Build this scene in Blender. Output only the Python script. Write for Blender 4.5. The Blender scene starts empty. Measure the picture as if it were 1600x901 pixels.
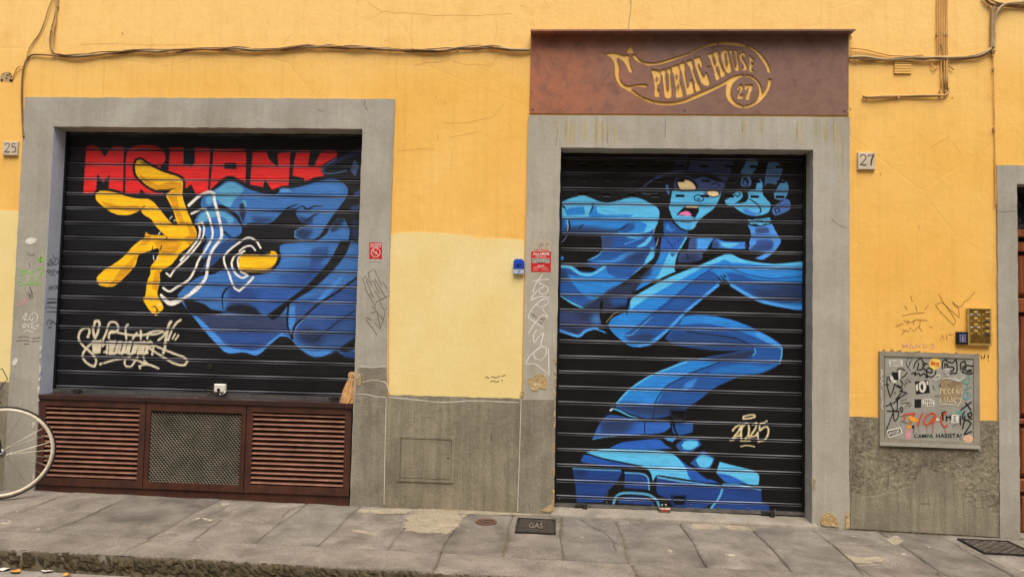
import bpy, bmesh, math, random
import numpy as np
from mathutils import Vector, Matrix
from mathutils.geometry import tessellate_polygon
random.seed(7)
SC = bpy.context.scene
R = math.radians
# ---------------------------------------------------------------- camera
FPX, CX, CY = 1120.0, 800.0, 450.5                 # focal length and centre in photograph pixels (1600 x 901)
CAM = np.array([0.0, -5.3, 1.39])
def _rot(yaw, pitch, roll):
    r = np.array([math.cos(yaw), math.sin(yaw), 0]); f = np.array([-math.sin(yaw), math.cos(yaw), 0]); u = np.array([0, 0, 1.])
    f2 = f * math.cos(pitch) + u * math.sin(pitch); u2 = -f * math.sin(pitch) + u * math.cos(pitch)
    return r * math.cos(roll) + u2 * math.sin(roll), -r * math.sin(roll) + u2 * math.cos(roll), f2
CR_, CU_, CF_ = _rot(R(3.35), R(2.65), R(1.317))
cam = bpy.data.objects.new('camera', bpy.data.cameras.new('camera')); SC.collection.objects.link(cam); SC.camera = cam
cam.data.sensor_width = 36; cam.data.lens = 36 * FPX / 1600; cam.data.clip_start = .05; cam.data.clip_end = 500
cam.matrix_world = Matrix(((CR_[0], CU_[0], -CF_[0], CAM[0]), (CR_[1], CU_[1], -CF_[1], CAM[1]), (CR_[2], CU_[2], -CF_[2], CAM[2]), (0, 0, 0, 1)))
# ---------------------------------------------------------------- sky, soft sun of a bright overcast street, exposure
SUN_EL, SUN_ROT = R(65), R(168)
w = bpy.data.worlds.new('World'); SC.world = w; w.use_nodes = True
nt = w.node_tree; bg = nt.nodes['Background']; sky = nt.nodes.new('ShaderNodeTexSky'); sky.sky_type = 'NISHITA'; sky.sun_disc = False
sky.sun_elevation = SUN_EL; sky.sun_rotation = SUN_ROT; sky.air_density = 1.0; sky.dust_density = 4.0
nt.links.new(sky.outputs[0], bg.inputs[0]); bg.inputs[1].default_value = .1
sun = bpy.data.objects.new('sun', bpy.data.lights.new('sun', 'SUN')); SC.collection.objects.link(sun)
sun.data.energy = 1.5; sun.data.angle = R(38); sun.data.color = (1, .95, .87)
_d = Vector((math.sin(SUN_ROT) * math.cos(SUN_EL), math.cos(SUN_ROT) * math.cos(SUN_EL), math.sin(SUN_EL)))
sun.rotation_euler = _d.to_track_quat('Z', 'Y').to_euler()
SC.view_settings.view_transform = 'Standard'; SC.view_settings.look = 'None'; SC.view_settings.gamma = 1
SC.view_settings.exposure = 1.2
SC.cycles.max_bounces = 8
# ---------------------------------------------------------------- pixel -> place helpers
def P(x, y, d=0.):                                 # where the ray of a photograph pixel meets the upright plane Y = d
    r = CR_ * (x - CX) - CU_ * (y - CY) + CF_ * FPX
    return CAM + r * ((d - CAM[1]) / r[1])
GX, G0 = -.0105, -.006
def gz(x): return G0 + GX * x                      # pavement height: the street falls gently
def G(x, y):                                       # the same ray on the pavement
    r = CR_ * (x - CX) - CU_ * (y - CY) + CF_ * FPX
    n = np.array([-GX, 0, 1]); return CAM + r * ((G0 - n @ CAM) / (n @ r))
def to_px(p):
    q = np.asarray(p, float) - CAM; z = q @ CF_
    return CX + FPX * (q @ CR_) / z, CY - FPX * (q @ CU_) / z
# ---------------------------------------------------------------- mesh builder
class MB:
    def __init__(s): s.v = []; s.f = []; s.off = 0.
    def add(s, vs, fs):
        n = len(s.v); s.v += [tuple(map(float, p)) for p in vs]; s.f += [tuple(n + i for i in f) for f in fs]; return s
    def box(s, x0, x1, y0, y1, z0, z1):
        v = [(x, y, z) for z in (z0, z1) for y in (y0, y1) for x in (x0, x1)]
        return s.add(v, [(0, 2, 3, 1), (4, 5, 7, 6), (0, 1, 5, 4), (2, 6, 7, 3), (0, 4, 6, 2), (1, 3, 7, 5)])
    def bbox(s, x0, x1, y0, y1, z0, z1, b=.004):   # box whose front (-y) edges are chamfered
        v = [(x0, y1, z0), (x1, y1, z0), (x1, y1, z1), (x0, y1, z1), (x0, y0 + b, z0), (x1, y0 + b, z0), (x1, y0 + b, z1), (x0, y0 + b, z1), (x0 + b, y0, z0 + b), (x1 - b, y0, z0 + b), (x1 - b, y0, z1 - b), (x0 + b, y0, z1 - b)]
        f = [(0, 3, 2, 1), (8, 9, 10, 11)]
        for i in range(4):
            j = (i + 1) % 4; f += [(i, j, j + 4, i + 4), (i + 4, j + 4, j + 8, i + 8)]
        return s.add(v, f)
    def plate(s, outer, holes=(), y0=0., y1=.01, b=0.):   # upright plate in x,z with holes; front y0, back y1
        loops = [list(outer)] + [list(h) for h in holes]
        flat = [p for l in loops for p in l]; n = len(flat)
        tri = tessellate_polygon([[Vector((p[0], p[1], 0)) for p in l] for l in loops])
        v = [(p[0], y0, p[1]) for p in flat] + [(p[0], y1, p[1]) for p in flat]
        f = [tuple(t) for t in tri] + [tuple(n + i for i in t[::-1]) for t in tri]; o = 0
        for l in loops:
            m = len(l); f += [(o + i, o + (i + 1) % m, n + o + (i + 1) % m, n + o + i) for i in range(m)]; o += m
        return s.add(v, f)
    def pxplate(s, pts, d, t, smooth_=False):      # plate outlined in photograph pixels on the plane Y = d, t thick towards the viewer
        if smooth_: pts = smooth(pts)
        q = [P(x, y, d) for x, y in pts]; return s.plate([(p[0], p[2]) for p in q], (), d - t, d + .0005)
    def ribbon(s, pts, wpx, d, sm=True, taper=False):   # flat paint stroke on Y = d
        if sm and len(pts) > 2: pts = smooth(pts, False, 4)
        q = np.array([P(x, y, d) for x, y in pts])[:, [0, 2]]; n = len(q)
        if n < 2: return s
        s.off += .00004; y = d - s.off; L = []; Rr = []
        for i in range(n):
            t = q[min(n - 1, i + 1)] - q[max(0, i - 1)]; t = t / (np.hypot(*t) + 1e-9); m = np.array([-t[1], t[0]])
            ww = wpx * .0047 * .5 * ((1 - abs(2 * i / (n - 1) - 1) ** 2 * .7) if taper else 1)
            L.append(q[i] + m * ww); Rr.append(q[i] - m * ww)
        v = [(p[0], y, p[1]) for p in L] + [(p[0], y, p[1]) for p in Rr]
        return s.add(v, [(i, i + 1, n + i + 1, n + i) for i in range(n - 1)])
    def tube(s, pts, r, k=6, caps=True):
        p = np.array(pts, float); n = len(p); v = []; up = None
        for i in range(n):
            t = p[min(n - 1, i + 1)] - p[max(0, i - 1)]; t = t / (np.linalg.norm(t) + 1e-9)
            if up is None: up = np.cross(t, (0, 0, 1.)) if abs(t[2]) < .9 else np.cross(t, (0, 1., 0))
            up = up - t * (up @ t); up = up / (np.linalg.norm(up) + 1e-9); w_ = np.cross(t, up)
            rr = r[i] if hasattr(r, '__len__') else r
            v += [p[i] + rr * (math.cos(a) * up + math.sin(a) * w_) for a in [2 * math.pi * j / k for j in range(k)]]
        f = [(i * k + j, i * k + (j + 1) % k, (i + 1) * k + (j + 1) % k, (i + 1) * k + j) for i in range(n - 1) for j in range(k)]
        if caps: f += [tuple(range(k))[::-1], tuple((n - 1) * k + j for j in range(k))]
        return s.add(v, f)
    def disc(s, c, r, axis, h, k=16, r2=None):     # short cylinder along axis from c
        a = np.array(axis, float); a /= np.linalg.norm(a); return s.tube([np.array(c), np.array(c) + a * h], [r, r if r2 is None else r2], k)
    def ring(s, c, u, v, R_, r, k=48, m=8):
        c, u, v = map(lambda q: np.array(q, float), (c, u, v)); nrm = np.cross(u, v); V = []
        for i in range(k):
            a = 2 * math.pi * i / k; d = u * math.cos(a) + v * math.sin(a)
            for j in range(m):
                b = 2 * math.pi * j / m; V.append(c + d * (R_ + r[0] * math.cos(b)) + nrm * r[1] * math.sin(b))
        return s.add(V, [(i * m + j, ((i + 1) % k) * m + j, ((i + 1) % k) * m + (j + 1) % m, i * m + (j + 1) % m) for i in range(k) for j in range(m)])
    def text(s, txt, x0, y0, x1, y1, d, slant=0, rot=0, bold=0.):   # lettering fitted to a pixel box on Y = d
        cu = bpy.data.curves.new('t', 'FONT'); cu.body = txt; cu.resolution_u = 3; cu.offset = bold; o = bpy.data.objects.new('t', cu)
        SC.collection.objects.link(o); dg = bpy.context.evaluated_depsgraph_get(); me = bpy.data.meshes.new_from_object(o.evaluated_get(dg))
        bpy.data.objects.remove(o); bpy.data.curves.remove(cu)
        q = np.array([v.co[:2] for v in me.vertices]); fs = [tuple(p.vertices) for p in me.polygons]; bpy.data.meshes.remove(me)
        if not len(q): return s
        q = (q - q.min(0)) / (q.max(0) - q.min(0)); V = []; s.off += .00004
        cx, cy = (x0 + x1) / 2, (y0 + y1) / 2; c_, s_ = math.cos(rot), math.sin(rot)
        for a, b in q:
            px = x0 + a * (x1 - x0) + slant * (b - .5) - cx; py = y1 + b * (y0 - y1) - cy
            p = P(cx + px * c_ - py * s_, cy + px * s_ + py * c_, d); V.append((p[0], d - s.off, p[2]))
        return s.add(V, fs)
    def mesh(s, name, mat, smooth_=False):
        me = bpy.data.meshes.new(name); me.from_pydata(s.v, [], s.f); me.materials.append(mat)
        bm = bmesh.new(); bm.from_mesh(me); bmesh.ops.recalc_face_normals(bm, faces=bm.faces); bm.to_mesh(me); bm.free()
        if smooth_:
            me.polygons.foreach_set('use_smooth', [True] * len(me.polygons))
        return me
    def build(s, name, mat, parent=None, smooth_=False, label=None):
        o = bpy.data.objects.new(name, s.mesh(name, mat, smooth_)); SC.collection.objects.link(o)
        if parent is not None:
            o.parent = parent; o.matrix_parent_inverse = Matrix.Translation(-parent.location) if parent.type == 'EMPTY' else Matrix()
        if label: o['label'] = label
        return o
def thing(name, label, cat, loc=(0, 0, 0), group=None, kind=None):
    o = bpy.data.objects.new(name, None); SC.collection.objects.link(o); o.location = loc; o.empty_display_size = .1
    o['label'] = label; o['category'] = cat
    if group: o['group'] = group
    if kind: o['kind'] = kind
    return o
def tag(o, label, cat, group=None):
    o['label'] = label; o['category'] = cat
    if group: o['group'] = group
    return o
def struct(o): o['kind'] = 'structure'; return o
def base(x, y, d=0.): return tuple(float(t) for t in P(x, y, d))
def wob(pts, amp=.002, step=.06, seed=1):          # subdivide an x,z outline and shake it like a plasterer's edge
    rg = random.Random(seed); out = []
    for (a, b), (c, d) in zip(pts, pts[1:] + pts[:1]):
        n = max(1, int(math.hypot(c - a, d - b) / step)); L = math.hypot(c - a, d - b) or 1
        for i in range(n):
            t = i / n; k = rg.uniform(-amp, amp) if i else 0
            out.append((a + (c - a) * t - (d - b) / L * k, b + (d - b) * t + (c - a) / L * k))
    return out
# ---------------------------------------------------------------- materials
def lin(c): return tuple(float(t) for t in srgb(np.array(c[:3]) / 255.)) + (1,)
def new_mat(name):
    m = bpy.data.materials.new(name); m.use_nodes = True; return m, m.node_tree, m.node_tree.nodes['Principled BSDF']
def N(nt, t, **k):
    n = nt.nodes.new(t)
    for a, b in k.items(): setattr(n, a, b)
    return n
def noise(nt, vec, scale, detail=4, rough=.6, dist=0):
    n = N(nt, 'ShaderNodeTexNoise'); n.inputs['Scale'].default_value = scale; n.inputs['Detail'].default_value = detail; n.inputs['Roughness'].default_value = rough; n.inputs['Distortion'].default_value = dist
    nt.links.new(vec, n.inputs['Vector']); return n.outputs[0]
def ramp(nt, val, stops):
    n = N(nt, 'ShaderNodeValToRGB'); e = n.color_ramp.elements
    while len(e) < len(stops): e.new(.5)
    for i, (p, c) in enumerate(stops): e[i].position = p; e[i].color = c if len(c) == 4 else tuple(c) + (1,)
    nt.links.new(val, n.inputs[0]); return n.outputs[0]
def mix(nt, fac, a, b, mode='MIX'):
    n = N(nt, 'ShaderNodeMixRGB', blend_type=mode)
    for i, v in enumerate((fac, a, b)):
        if hasattr(v, 'is_linked'): nt.links.new(v, n.inputs[i])
        else: n.inputs[i].default_value = v
    return n.outputs[0]
def mapping(nt, vec, sc):
    n = N(nt, 'ShaderNodeMapping'); n.inputs['Scale'].default_value = sc; nt.links.new(vec, n.inputs[0]); return n.outputs[0]
def bumpn(nt, bsdf, h, strength, dist=.01, prev=None):
    n = N(nt, 'ShaderNodeBump'); n.inputs['Strength'].default_value = strength; n.inputs['Distance'].default_value = dist; nt.links.new(h, n.inputs['Height'])
    if prev is not None: nt.links.new(prev, n.inputs['Normal'])
    nt.links.new(n.outputs[0], bsdf.inputs['Normal']); return n.outputs[0]
def K(c, f): return tuple(t * f for t in c[:3]) + (1,)
def mat(name, c, c2=None, rough=.75, scale=3., fine=90., bump=.25, dist=.004, metal=0., streak=0., rnd=0., spots=None, spec=.35, fvar=.15):
    """base colour drifting to c2 in blotches, fine grain, optional vertical streaks, optional small chips"""
    m, nt, b = new_mat(name); pos = N(nt, 'ShaderNodeNewGeometry').outputs['Position']
    A = lin(c); B = lin(c2) if c2 else K(A, .72)
    col = mix(nt, ramp(nt, noise(nt, pos, scale, 6, .62, .4), ((.34, (0, 0, 0)), (.68, (1, 1, 1)))), A, B)
    g = noise(nt, pos, fine, 3, .7)
    col = mix(nt, 1., col, ramp(nt, g, ((.3, (1 - fvar,) * 3), (.7, (1 + fvar * .5,) * 3))), 'MULTIPLY')
    if streak:
        s_ = noise(nt, mapping(nt, pos, (26, 26, 1.3)), 1., 5, .65)
        col = mix(nt, 1., col, ramp(nt, s_, ((.36, (1 - streak,) * 3), (.56, (1, 1, 1)))), 'MULTIPLY')
    if spots:
        s2 = noise(nt, pos, spots[1], 5, .7)
        col = mix(nt, ramp(nt, s2, ((spots[2], (0, 0, 0)), (spots[2] + .03, (1, 1, 1)))), col, lin(spots[0]))
    if rnd:
        oi = N(nt, 'ShaderNodeObjectInfo').outputs['Random']; col = mix(nt, 1., col, ramp(nt, oi, ((0, (1 - rnd,) * 3), (1, (1 + rnd * .6,) * 3))), 'MULTIPLY')
    nt.links.new(col, b.inputs['Base Color']); b.inputs['Roughness'].default_value = rough; b.inputs['Metallic'].default_value = metal; b.inputs['Specular IOR Level'].default_value = spec
    if bump:
        p = bumpn(nt, b, noise(nt, pos, fine * .8, 5, .7), bump, dist); bumpn(nt, b, noise(nt, pos, fine * .12, 4, .6), bump * .6, dist * 3, p)
    return m
def flat(name, c, rough=.6, spec=.3, metal=0.): return mat(name, c, K_(c, .86), rough, 30., 200., .05, .001, metal, fvar=.06, spec=spec)
def K_(c, f): return tuple(min(255, t * f) for t in c[:3])
# ---------------------------------------------------------------- painted shutters: colour rasters (numpy)
SS = 3                                             # raster samples per photograph pixel
def zt(ox, oy, s):                                 # a traced list in an enlarged crop -> photograph pixels
    return lambda *p: [(ox + a / s, oy + b / s) for a, b in p]
def smooth(pts, closed=True, n=5, corner=62):
    pts = [np.array(p, float) for p in pts]; m = len(pts)
    if m < 3: return np.array(pts)
    out = []
    def sharp(i):
        if not closed and (i == 0 or i == m - 1): return True
        a = pts[i] - pts[i - 1]; b = pts[(i + 1) % m] - pts[i]
        la, lb = np.hypot(*a), np.hypot(*b)
        if la < 1e-6 or lb < 1e-6: return True
        return math.degrees(math.acos(max(-1, min(1, float(a @ b) / (la * lb))))) > corner
    sh = [sharp(i) for i in range(m)]
    def tan(i):
        if sh[i]: return None
        return (pts[(i + 1) % m] - pts[i - 1]) * .5
    for i in range(m if closed else m - 1):
        p, q = pts[i], pts[(i + 1) % m]; j = (i + 1) % m
        L = np.hypot(*(q - p)); t0, t1 = tan(i), tan(j)
        t0 = (q - p) if t0 is None else t0 * min(1, L / (np.hypot(*t0) + 1e-9)) 
        t1 = (q - p) if t1 is None else t1 * min(1, L / (np.hypot(*t1) + 1e-9))
        for k in range(n):
            t = k / n; h = t * t * (3 - 2 * t)
            out.append(p * (1 - h) + q * h + t0 * (t * (1 - t) ** 2) - t1 * (t * t * (1 - t)))
    if not closed: out.append(pts[-1])
    return np.array(out)
def srgb(c): return np.where(np.array(c) <= .04045, np.array(c) / 12.92, ((np.array(c) + .055) / 1.055) ** 2.4)
class Canvas:
    def __init__(s, x0, y0, x1, y1, base):
        s.x0, s.y0 = x0, y0; s.w, s.h = int((x1 - x0) * SS), int((y1 - y0) * SS)
        s.a = np.empty((s.h, s.w, 3), np.float32); s.a[:] = np.array(base) / 255.
    def _mix(s, mask, col, x, y):
        h, w = mask.shape; v = s.a[y:y + h, x:x + w]
        v += (np.array(col, np.float32) / 255. - v) * mask[..., None]
    def _mask(s, P, pad):
        Q = (np.asarray(P) - (s.x0, s.y0)) * SS
        xa, ya = np.floor(Q.min(0)).astype(int) - pad; xb, yb = np.ceil(Q.max(0)).astype(int) + pad + 1
        m = np.zeros((max(1, yb - ya), max(1, xb - xa)), np.float32); Q = Q - (xa, ya); R = np.roll(Q, -1, 0)
        for r in range(m.shape[0]):
            y = r + .5; k = (Q[:, 1] <= y) != (R[:, 1] <= y)
            if not k.any(): continue
            q, t = Q[k], R[k]; xs = np.sort(q[:, 0] + (y - q[:, 1]) * (t[:, 0] - q[:, 0]) / (t[:, 1] - q[:, 1]))
            for a, b in zip(xs[::2], xs[1::2]): m[r, max(0, int(a + .5)):max(0, int(b + .5))] = 1
        return m, xa, ya
    def _clip(s, m, xa, ya, col, al):
        l, t = max(0, -xa), max(0, -ya); r, b = min(m.shape[1], s.w - xa), min(m.shape[0], s.h - ya)
        if r > l and b > t: s._mix(m[t:b, l:r] * al, col, xa + l, ya + t)
    def fill(s, col, pts, blur=0, al=1, sm=True):
        P = smooth(pts) if sm else np.array(pts); n = int(blur * SS)
        m, xa, ya = s._mask(P, n * 2 + 2)
        for _ in range(2 if n else 0):
            k = np.ones(2 * n + 1) / (2 * n + 1)
            for ax in (0, 1): m = np.apply_along_axis(lambda v: np.convolve(v, k, 'same'), ax, m)
        s._clip(m, xa, ya, col, al)
    def stroke(s, col, w, pts, al=1, soft=0, sm=True, taper=False):
        P = (smooth(pts, False) if sm and len(pts) > 2 else np.array(pts, float)); Q = (P - (s.x0, s.y0)) * SS
        r = w * SS / 2; pad = int(r + soft * SS + 2)
        xa, ya = np.floor(Q.min(0)).astype(int) - pad; xb, yb = np.ceil(Q.max(0)).astype(int) + pad + 1
        gy, gx = np.mgrid[0:yb - ya, 0:xb - xa]; gx = gx + .5 + xa; gy = gy + .5 + ya
        best = np.full(gx.shape, -1e9); n = len(Q) - 1
        for i in range(n):
            a, d = Q[i], Q[i + 1] - Q[i]; L = max(1e-6, d @ d)
            t = np.clip(((gx - a[0]) * d[0] + (gy - a[1]) * d[1]) / L, 0, 1)
            rr = r * (1 - abs(2 * (i + t) / n - 1) ** 2 * .75) if taper else r
            best = np.maximum(best, rr - np.hypot(gx - a[0] - t * d[0], gy - a[1] - t * d[1]))
        s._clip(np.clip(best / (1 + soft * SS) + .5, 0, 1), xa, ya, col, al)
    def speckle(s, amount, seed):
        rng = np.random.default_rng(seed)
        n = rng.normal(0, 1, (s.h // 4 + 2, s.w // 40 + 2)).repeat(4, 0).repeat(40, 1)[:s.h, :s.w]
        s.a *= (1 + amount * n)[..., None]; np.clip(s.a, 0, 1, s.a)

BLK = (13, 13, 14)
def paint_window():
    c = Canvas(88, 198, 572, 628, BLK)
    z5, z6, z7, z8 = zt(0, 200, 4), zt(300, 200, 4), zt(0, 400, 4), zt(300, 400, 4)
    RED, MB, LB, DB, SL, E = (226, 38, 34), (56, 108, 172), (88, 160, 196), (36, 68, 120), (52, 62, 90), (68, 138, 214)
    for p in (z5((540, 115), (600, 112), (655, 180), (705, 120), (775, 118), (768, 410), (675, 412), (685, 290), (645, 340), (608, 285), (598, 412), (518, 412)),
              z5((792, 160), (850, 112), (970, 112), (1025, 150), (1032, 200), (1000, 260), (1045, 420), (925, 418), (880, 380), (870, 412), (782, 412)),
              z5((1062, 122), (1148, 122), (1145, 245), (1160, 225), (1195, 245), (1215, 215), (1218, 122), (1315, 125), (1300, 400), (1225, 415), (1195, 350), (1160, 380), (1150, 330), (1110, 290), (1052, 270)),
              z6((135, 130), (320, 130), (338, 150), (335, 345), (250, 300), (200, 310), (112, 388)),
              z6((380, 145), (465, 140), (480, 190), (540, 250), (535, 160), (615, 142), (605, 360), (560, 365), (500, 388), (455, 320), (445, 370), (362, 355)),
              z6((655, 145), (740, 140), (725, 230), (760, 245), (815, 145), (905, 140), (905, 175), (820, 230), (808, 270), (830, 300), (760, 312), (705, 342), (700, 315), (660, 305), (628, 300), (640, 200))):
        c.fill(RED, p)
    c.fill(BLK, z6((200, 218), (275, 218), (280, 258), (205, 255)))
    c.fill(BLK, z5((500, 60), (2250, 70), (2250, 150), (500, 140)), 5, .3)
    # hat brim and face at the jamb
    c.fill((34, 44, 74), z6((905, 195), (1065, 105), (1065, 165), (960, 195), (880, 235), (830, 265), (850, 288), (815, 265), (835, 232)), 1)
    c.stroke((92, 116, 156), 1.6, z6((905, 190), (835, 235), (812, 262), (830, 284), (900, 282), (965, 268)))
    c.fill((62, 84, 126), z6((1015, 198), (1042, 240), (1022, 306), (992, 268), (1002, 228)), .6)
    c.fill((56, 82, 130), z6((1005, 412), (1050, 385), (1060, 430), (1012, 428)), 1)
    c.fill((44, 62, 104), z6((985, 495), (1060, 465), (1060, 525), (1000, 518)), 1.5)
    # sleeve
    c.fill(MB, z6((55, 470), (70, 430), (150, 380), (230, 328), (290, 345), (350, 380), (440, 408), (530, 412), (560, 378), (620, 378), (700, 362), (790, 335), (850, 318), (905, 322), (955, 352), (975, 390), (965, 430), (930, 480), (870, 560), (830, 620), (800, 670), (760, 695), (680, 700), (640, 685), (640, 640), (700, 620), (745, 600), (690, 590), (650, 540), (660, 500), (600, 510), (560, 530), (530, 560), (500, 585), (450, 600), (400, 592), (360, 592), (325, 612), (310, 590), (290, 545), (240, 510), (190, 480), (130, 490), (60, 500)))
    c.fill(LB, z6((92, 475), (86, 440), (130, 405), (230, 338), (290, 356), (325, 385), (300, 420), (265, 450), (240, 495), (200, 485), (150, 440), (110, 480)), .4)
    c.fill(LB, z6((310, 455), (335, 450), (342, 490), (322, 505)), .5)
    c.fill((90, 150, 205), z6((545, 385), (600, 380), (620, 398), (560, 402)), .3)
    c.fill(E, z6((660, 385), (800, 345), (900, 335), (950, 380), (930, 420), (800, 400)), 5, .45)
    c.fill((26, 36, 62), z6((300, 480), (320, 465), (335, 520), (322, 590), (300, 545)), 1)
    c.fill((30, 44, 78), z6((370, 550), (430, 560), (520, 560), (450, 600), (400, 598)), 3, .8)
    c.fill((30, 44, 78), z6((655, 540), (700, 560), (760, 560), (745, 600), (690, 592)), 2, .9)
    for p in (((570, 520), (610, 495), (665, 475)), ((640, 512), (690, 488), (720, 508), (765, 488), (820, 490)), ((690, 595), (760, 545), (800, 530))):
        c.stroke(BLK, 2.6, z6(*p), taper=True)
    c.fill((24, 34, 58), z6((645, 640), (690, 628), (760, 640), (720, 690), (655, 690)), 3, .8)
    c.stroke((110, 140, 190), .9, z6((740, 600), (650, 640), (640, 680), (700, 700)))
    # cuff folds beneath
    c.fill(MB, z6((15, 585), (40, 540), (90, 508), (150, 498), (210, 520), (260, 550), (300, 600), (312, 640), (290, 672), (250, 680), (200, 640), (150, 620), (120, 590), (60, 600)))
    c.fill(LB, z6((30, 575), (60, 535), (120, 515), (180, 520), (250, 555), (265, 590), (230, 600), (200, 560), (130, 560), (60, 590)), .5)
    c.fill(DB, z6((190, 640), (240, 680), (280, 692), (270, 720), (200, 790), (150, 840), (90, 885), (50, 905), (120, 760), (150, 690)))
    c.fill((50, 110, 180), z6((40, 620), (150, 620), (230, 690), (130, 760), (70, 820), (60, 700)))
    c.fill(BLK, z6((0, 650), (30, 620), (60, 640), (100, 700), (40, 800), (-20, 900), (-40, 800)), .3)
    # coat body
    coat = [(277, 461), (290, 447), (312, 432), (335, 428), (350, 420), (372, 418), (400, 428), (425, 424), (436, 405), (437.5, 385), (446, 381), (472, 379), (495, 376), (512, 360), (522, 343), (533, 341), (541, 342), (547, 360), (546, 372), (562, 385), (566, 430), (560, 562), (532, 552), (525, 547), (507, 555), (492, 557), (480, 552), (463, 540), (455, 530), (445, 525), (435, 526), (415, 542), (402, 554.5), (382, 550), (365, 548), (355, 551), (337, 536), (315, 510), (297, 489), (284, 472)]
    c.fill(MB, coat)
    c.fill(DB, z6((740, 780), (770, 748), (860, 740), (840, 800), (790, 860), (740, 890)), 1.5, .8)
    c.fill(E, z6((560, 745), (700, 722), (740, 740), (690, 820), (600, 890), (540, 880)), 6, .4)
    c.fill((44, 84, 156), z8((240, 190), (400, 170), (640, 180), (760, 60), (860, 40), (700, 190), (590, 285), (480, 370), (330, 300), (230, 300)), 3)
    c.fill((40, 74, 138), z8((30, 370), (300, 375), (600, 390), (600, 500), (540, 490), (420, 590), (270, 580), (150, 490)), 2)
    c.fill((30, 38, 60), z8((30, 395), (300, 400), (590, 405), (580, 450), (300, 450), (90, 440)), 5, .7)
    c.fill(SL, z8((30, 372), (500, 385), (595, 380), (590, 460), (400, 470), (120, 460)), 4, .85)
    c.fill((28, 52, 108), z6((560, 880), (700, 850), (820, 880), (800, 950), (640, 1000), (540, 960)), 8, .5)
    c.fill((30, 50, 96), z8((220, 195), (330, 190), (420, 250), (330, 300), (230, 290)), 5, .6)
    c.fill((44, 78, 140), z8((640, 300), (820, 230), (1045, 150), (1045, 300), (900, 450), (800, 540), (660, 550), (640, 480)), 3)
    c.fill((26, 34, 56), z8((650, 470), (740, 450), (860, 500), (800, 560), (700, 545)), 5, .8)
    c.fill((40, 66, 116), z8((850, 420), (1040, 330), (1030, 560), (900, 590), (780, 560)), 4, .7)
    c.fill(E, z8((-20, 330), (0, 365), (80, 470), (150, 545), (220, 605), (330, 600), (410, 618), (545, 505), (605, 505), (560, 478), (460, 555), (405, 588), (260, 578), (205, 550), (150, 490), (60, 400)), .4)
    c.fill(E, z8((660, 560), (720, 610), (770, 628), (830, 620), (900, 590), (840, 585), (750, 600), (690, 560)), 2, .8)
    c.fill(E, z8((610, 330), (640, 310), (645, 400), (625, 500), (600, 450)), 1, .8)
    c.fill(E, z8((780, 270), (850, 200), (960, 100), (900, 190), (820, 280)), 1.5, .8)
    c.fill(BLK, z8((-60, 255), (0, 275), (80, 300), (120, 330), (185, 342), (240, 345), (120, 365), (0, 360), (-30, 330)), .5)
    c.fill((20, 24, 34), z8((205, 330), (240, 305), (320, 298), (390, 318), (440, 372), (330, 365), (230, 350)), 2)
    c.stroke(BLK, 3, z8((195, 335), (190, 250), (215, 205), (255, 185)), taper=True)
    c.fill(BLK, z8((500, 400), (468, 368), (590, 280), (720, 180), (860, 30), (930, -90), (985, -95), (1000, -110), (960, -10), (880, 90), (760, 200), (620, 290), (540, 380)), .6)
    c.stroke(BLK, 3.4, z8((1045, 125), (900, 228), (800, 290), (740, 340), (690, 390), (640, 440), (628, 515)))
    c.stroke((150, 175, 215), .7, z8((700, 395), (655, 440), (635, 505)))
    c.stroke(BLK, 1.6, z8((1040, 325), (900, 420), (770, 525)))
    c.stroke(BLK, 3, z8((605, 290), (595, 380), (600, 450), (625, 515)))
    c.fill(BLK, z8((935, 565), (1035, 500), (1035, 570), (960, 600), (920, 590)), 1)
    c.fill(DB, z8((925, 605), (1030, 590), (1025, 640), (960, 630)), 1)
    c.stroke(BLK, 4, z6((895, 570), (860, 610), (830, 660), (770, 700)))
    c.fill((22, 28, 46), z6((880, 585), (930, 560), (960, 575), (900, 640), (870, 650)), 2, .9)
    c.stroke(BLK, 3, z6((960, 570), (992, 640), (985, 700)))
    c.fill((34, 52, 92), z6((1000, 560), (1052, 580), (1052, 720), (1000, 680)), 3, .8)
    # hand
    Y, YS = (252, 190, 14), (214, 150, 16)
    A = [(149.5, 310), (151, 301), (160, 297.5), (180, 300.5), (200, 307.5), (217, 310.5), (231, 311), (240, 316), (250, 327.5), (260, 340), (271, 351), (277, 352), (270, 370), (264, 369.5), (260, 369), (250, 360), (241, 350), (236, 342.5), (225, 336), (220, 329), (215, 331), (200, 336), (182, 335), (165, 326), (152.5, 315)]
    B = [(211, 260), (214, 251), (220, 250), (229, 256), (252, 267.5), (274, 274.5), (284, 280), (286, 287), (285.5, 307), (291, 325), (300, 347), (307, 361), (306, 372), (285, 392), (264, 372), (278, 352), (276, 347), (271, 330), (265, 317.5), (260, 307.5), (261, 302.5), (274, 294.5), (262, 297), (246, 297), (232, 291), (220, 281), (212.5, 272)]
    C = [(235, 367), (220, 375), (207, 385), (195, 399), (178, 412), (165, 420), (152, 432), (151, 438), (155, 445), (165, 447.5), (180, 446), (197.5, 430), (211, 415), (215.5, 400), (222, 396), (238, 390), (248, 384), (248, 370)]
    D = [(252, 388), (247, 400), (240, 410), (235, 417), (235, 427), (230, 440), (227.5, 460), (224, 467.5), (229, 477.5), (236, 487), (244, 493.5), (250, 487), (255, 482), (254, 475), (246, 459), (250, 440), (251, 425), (269, 412), (276, 400), (284, 390)]
    Pm = [(235, 367), (262, 368), (270, 352), (278, 352), (307, 361), (306, 372), (295, 385), (283, 394), (272, 408), (255, 420), (246, 404), (250, 388), (236, 386)]
    for q in (A, B, C, D): c.stroke(BLK, 8, smooth(q).tolist() + [q[0]], sm=False)
    for q in (A, B, C, D, Pm): c.fill(Y, q)
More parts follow.
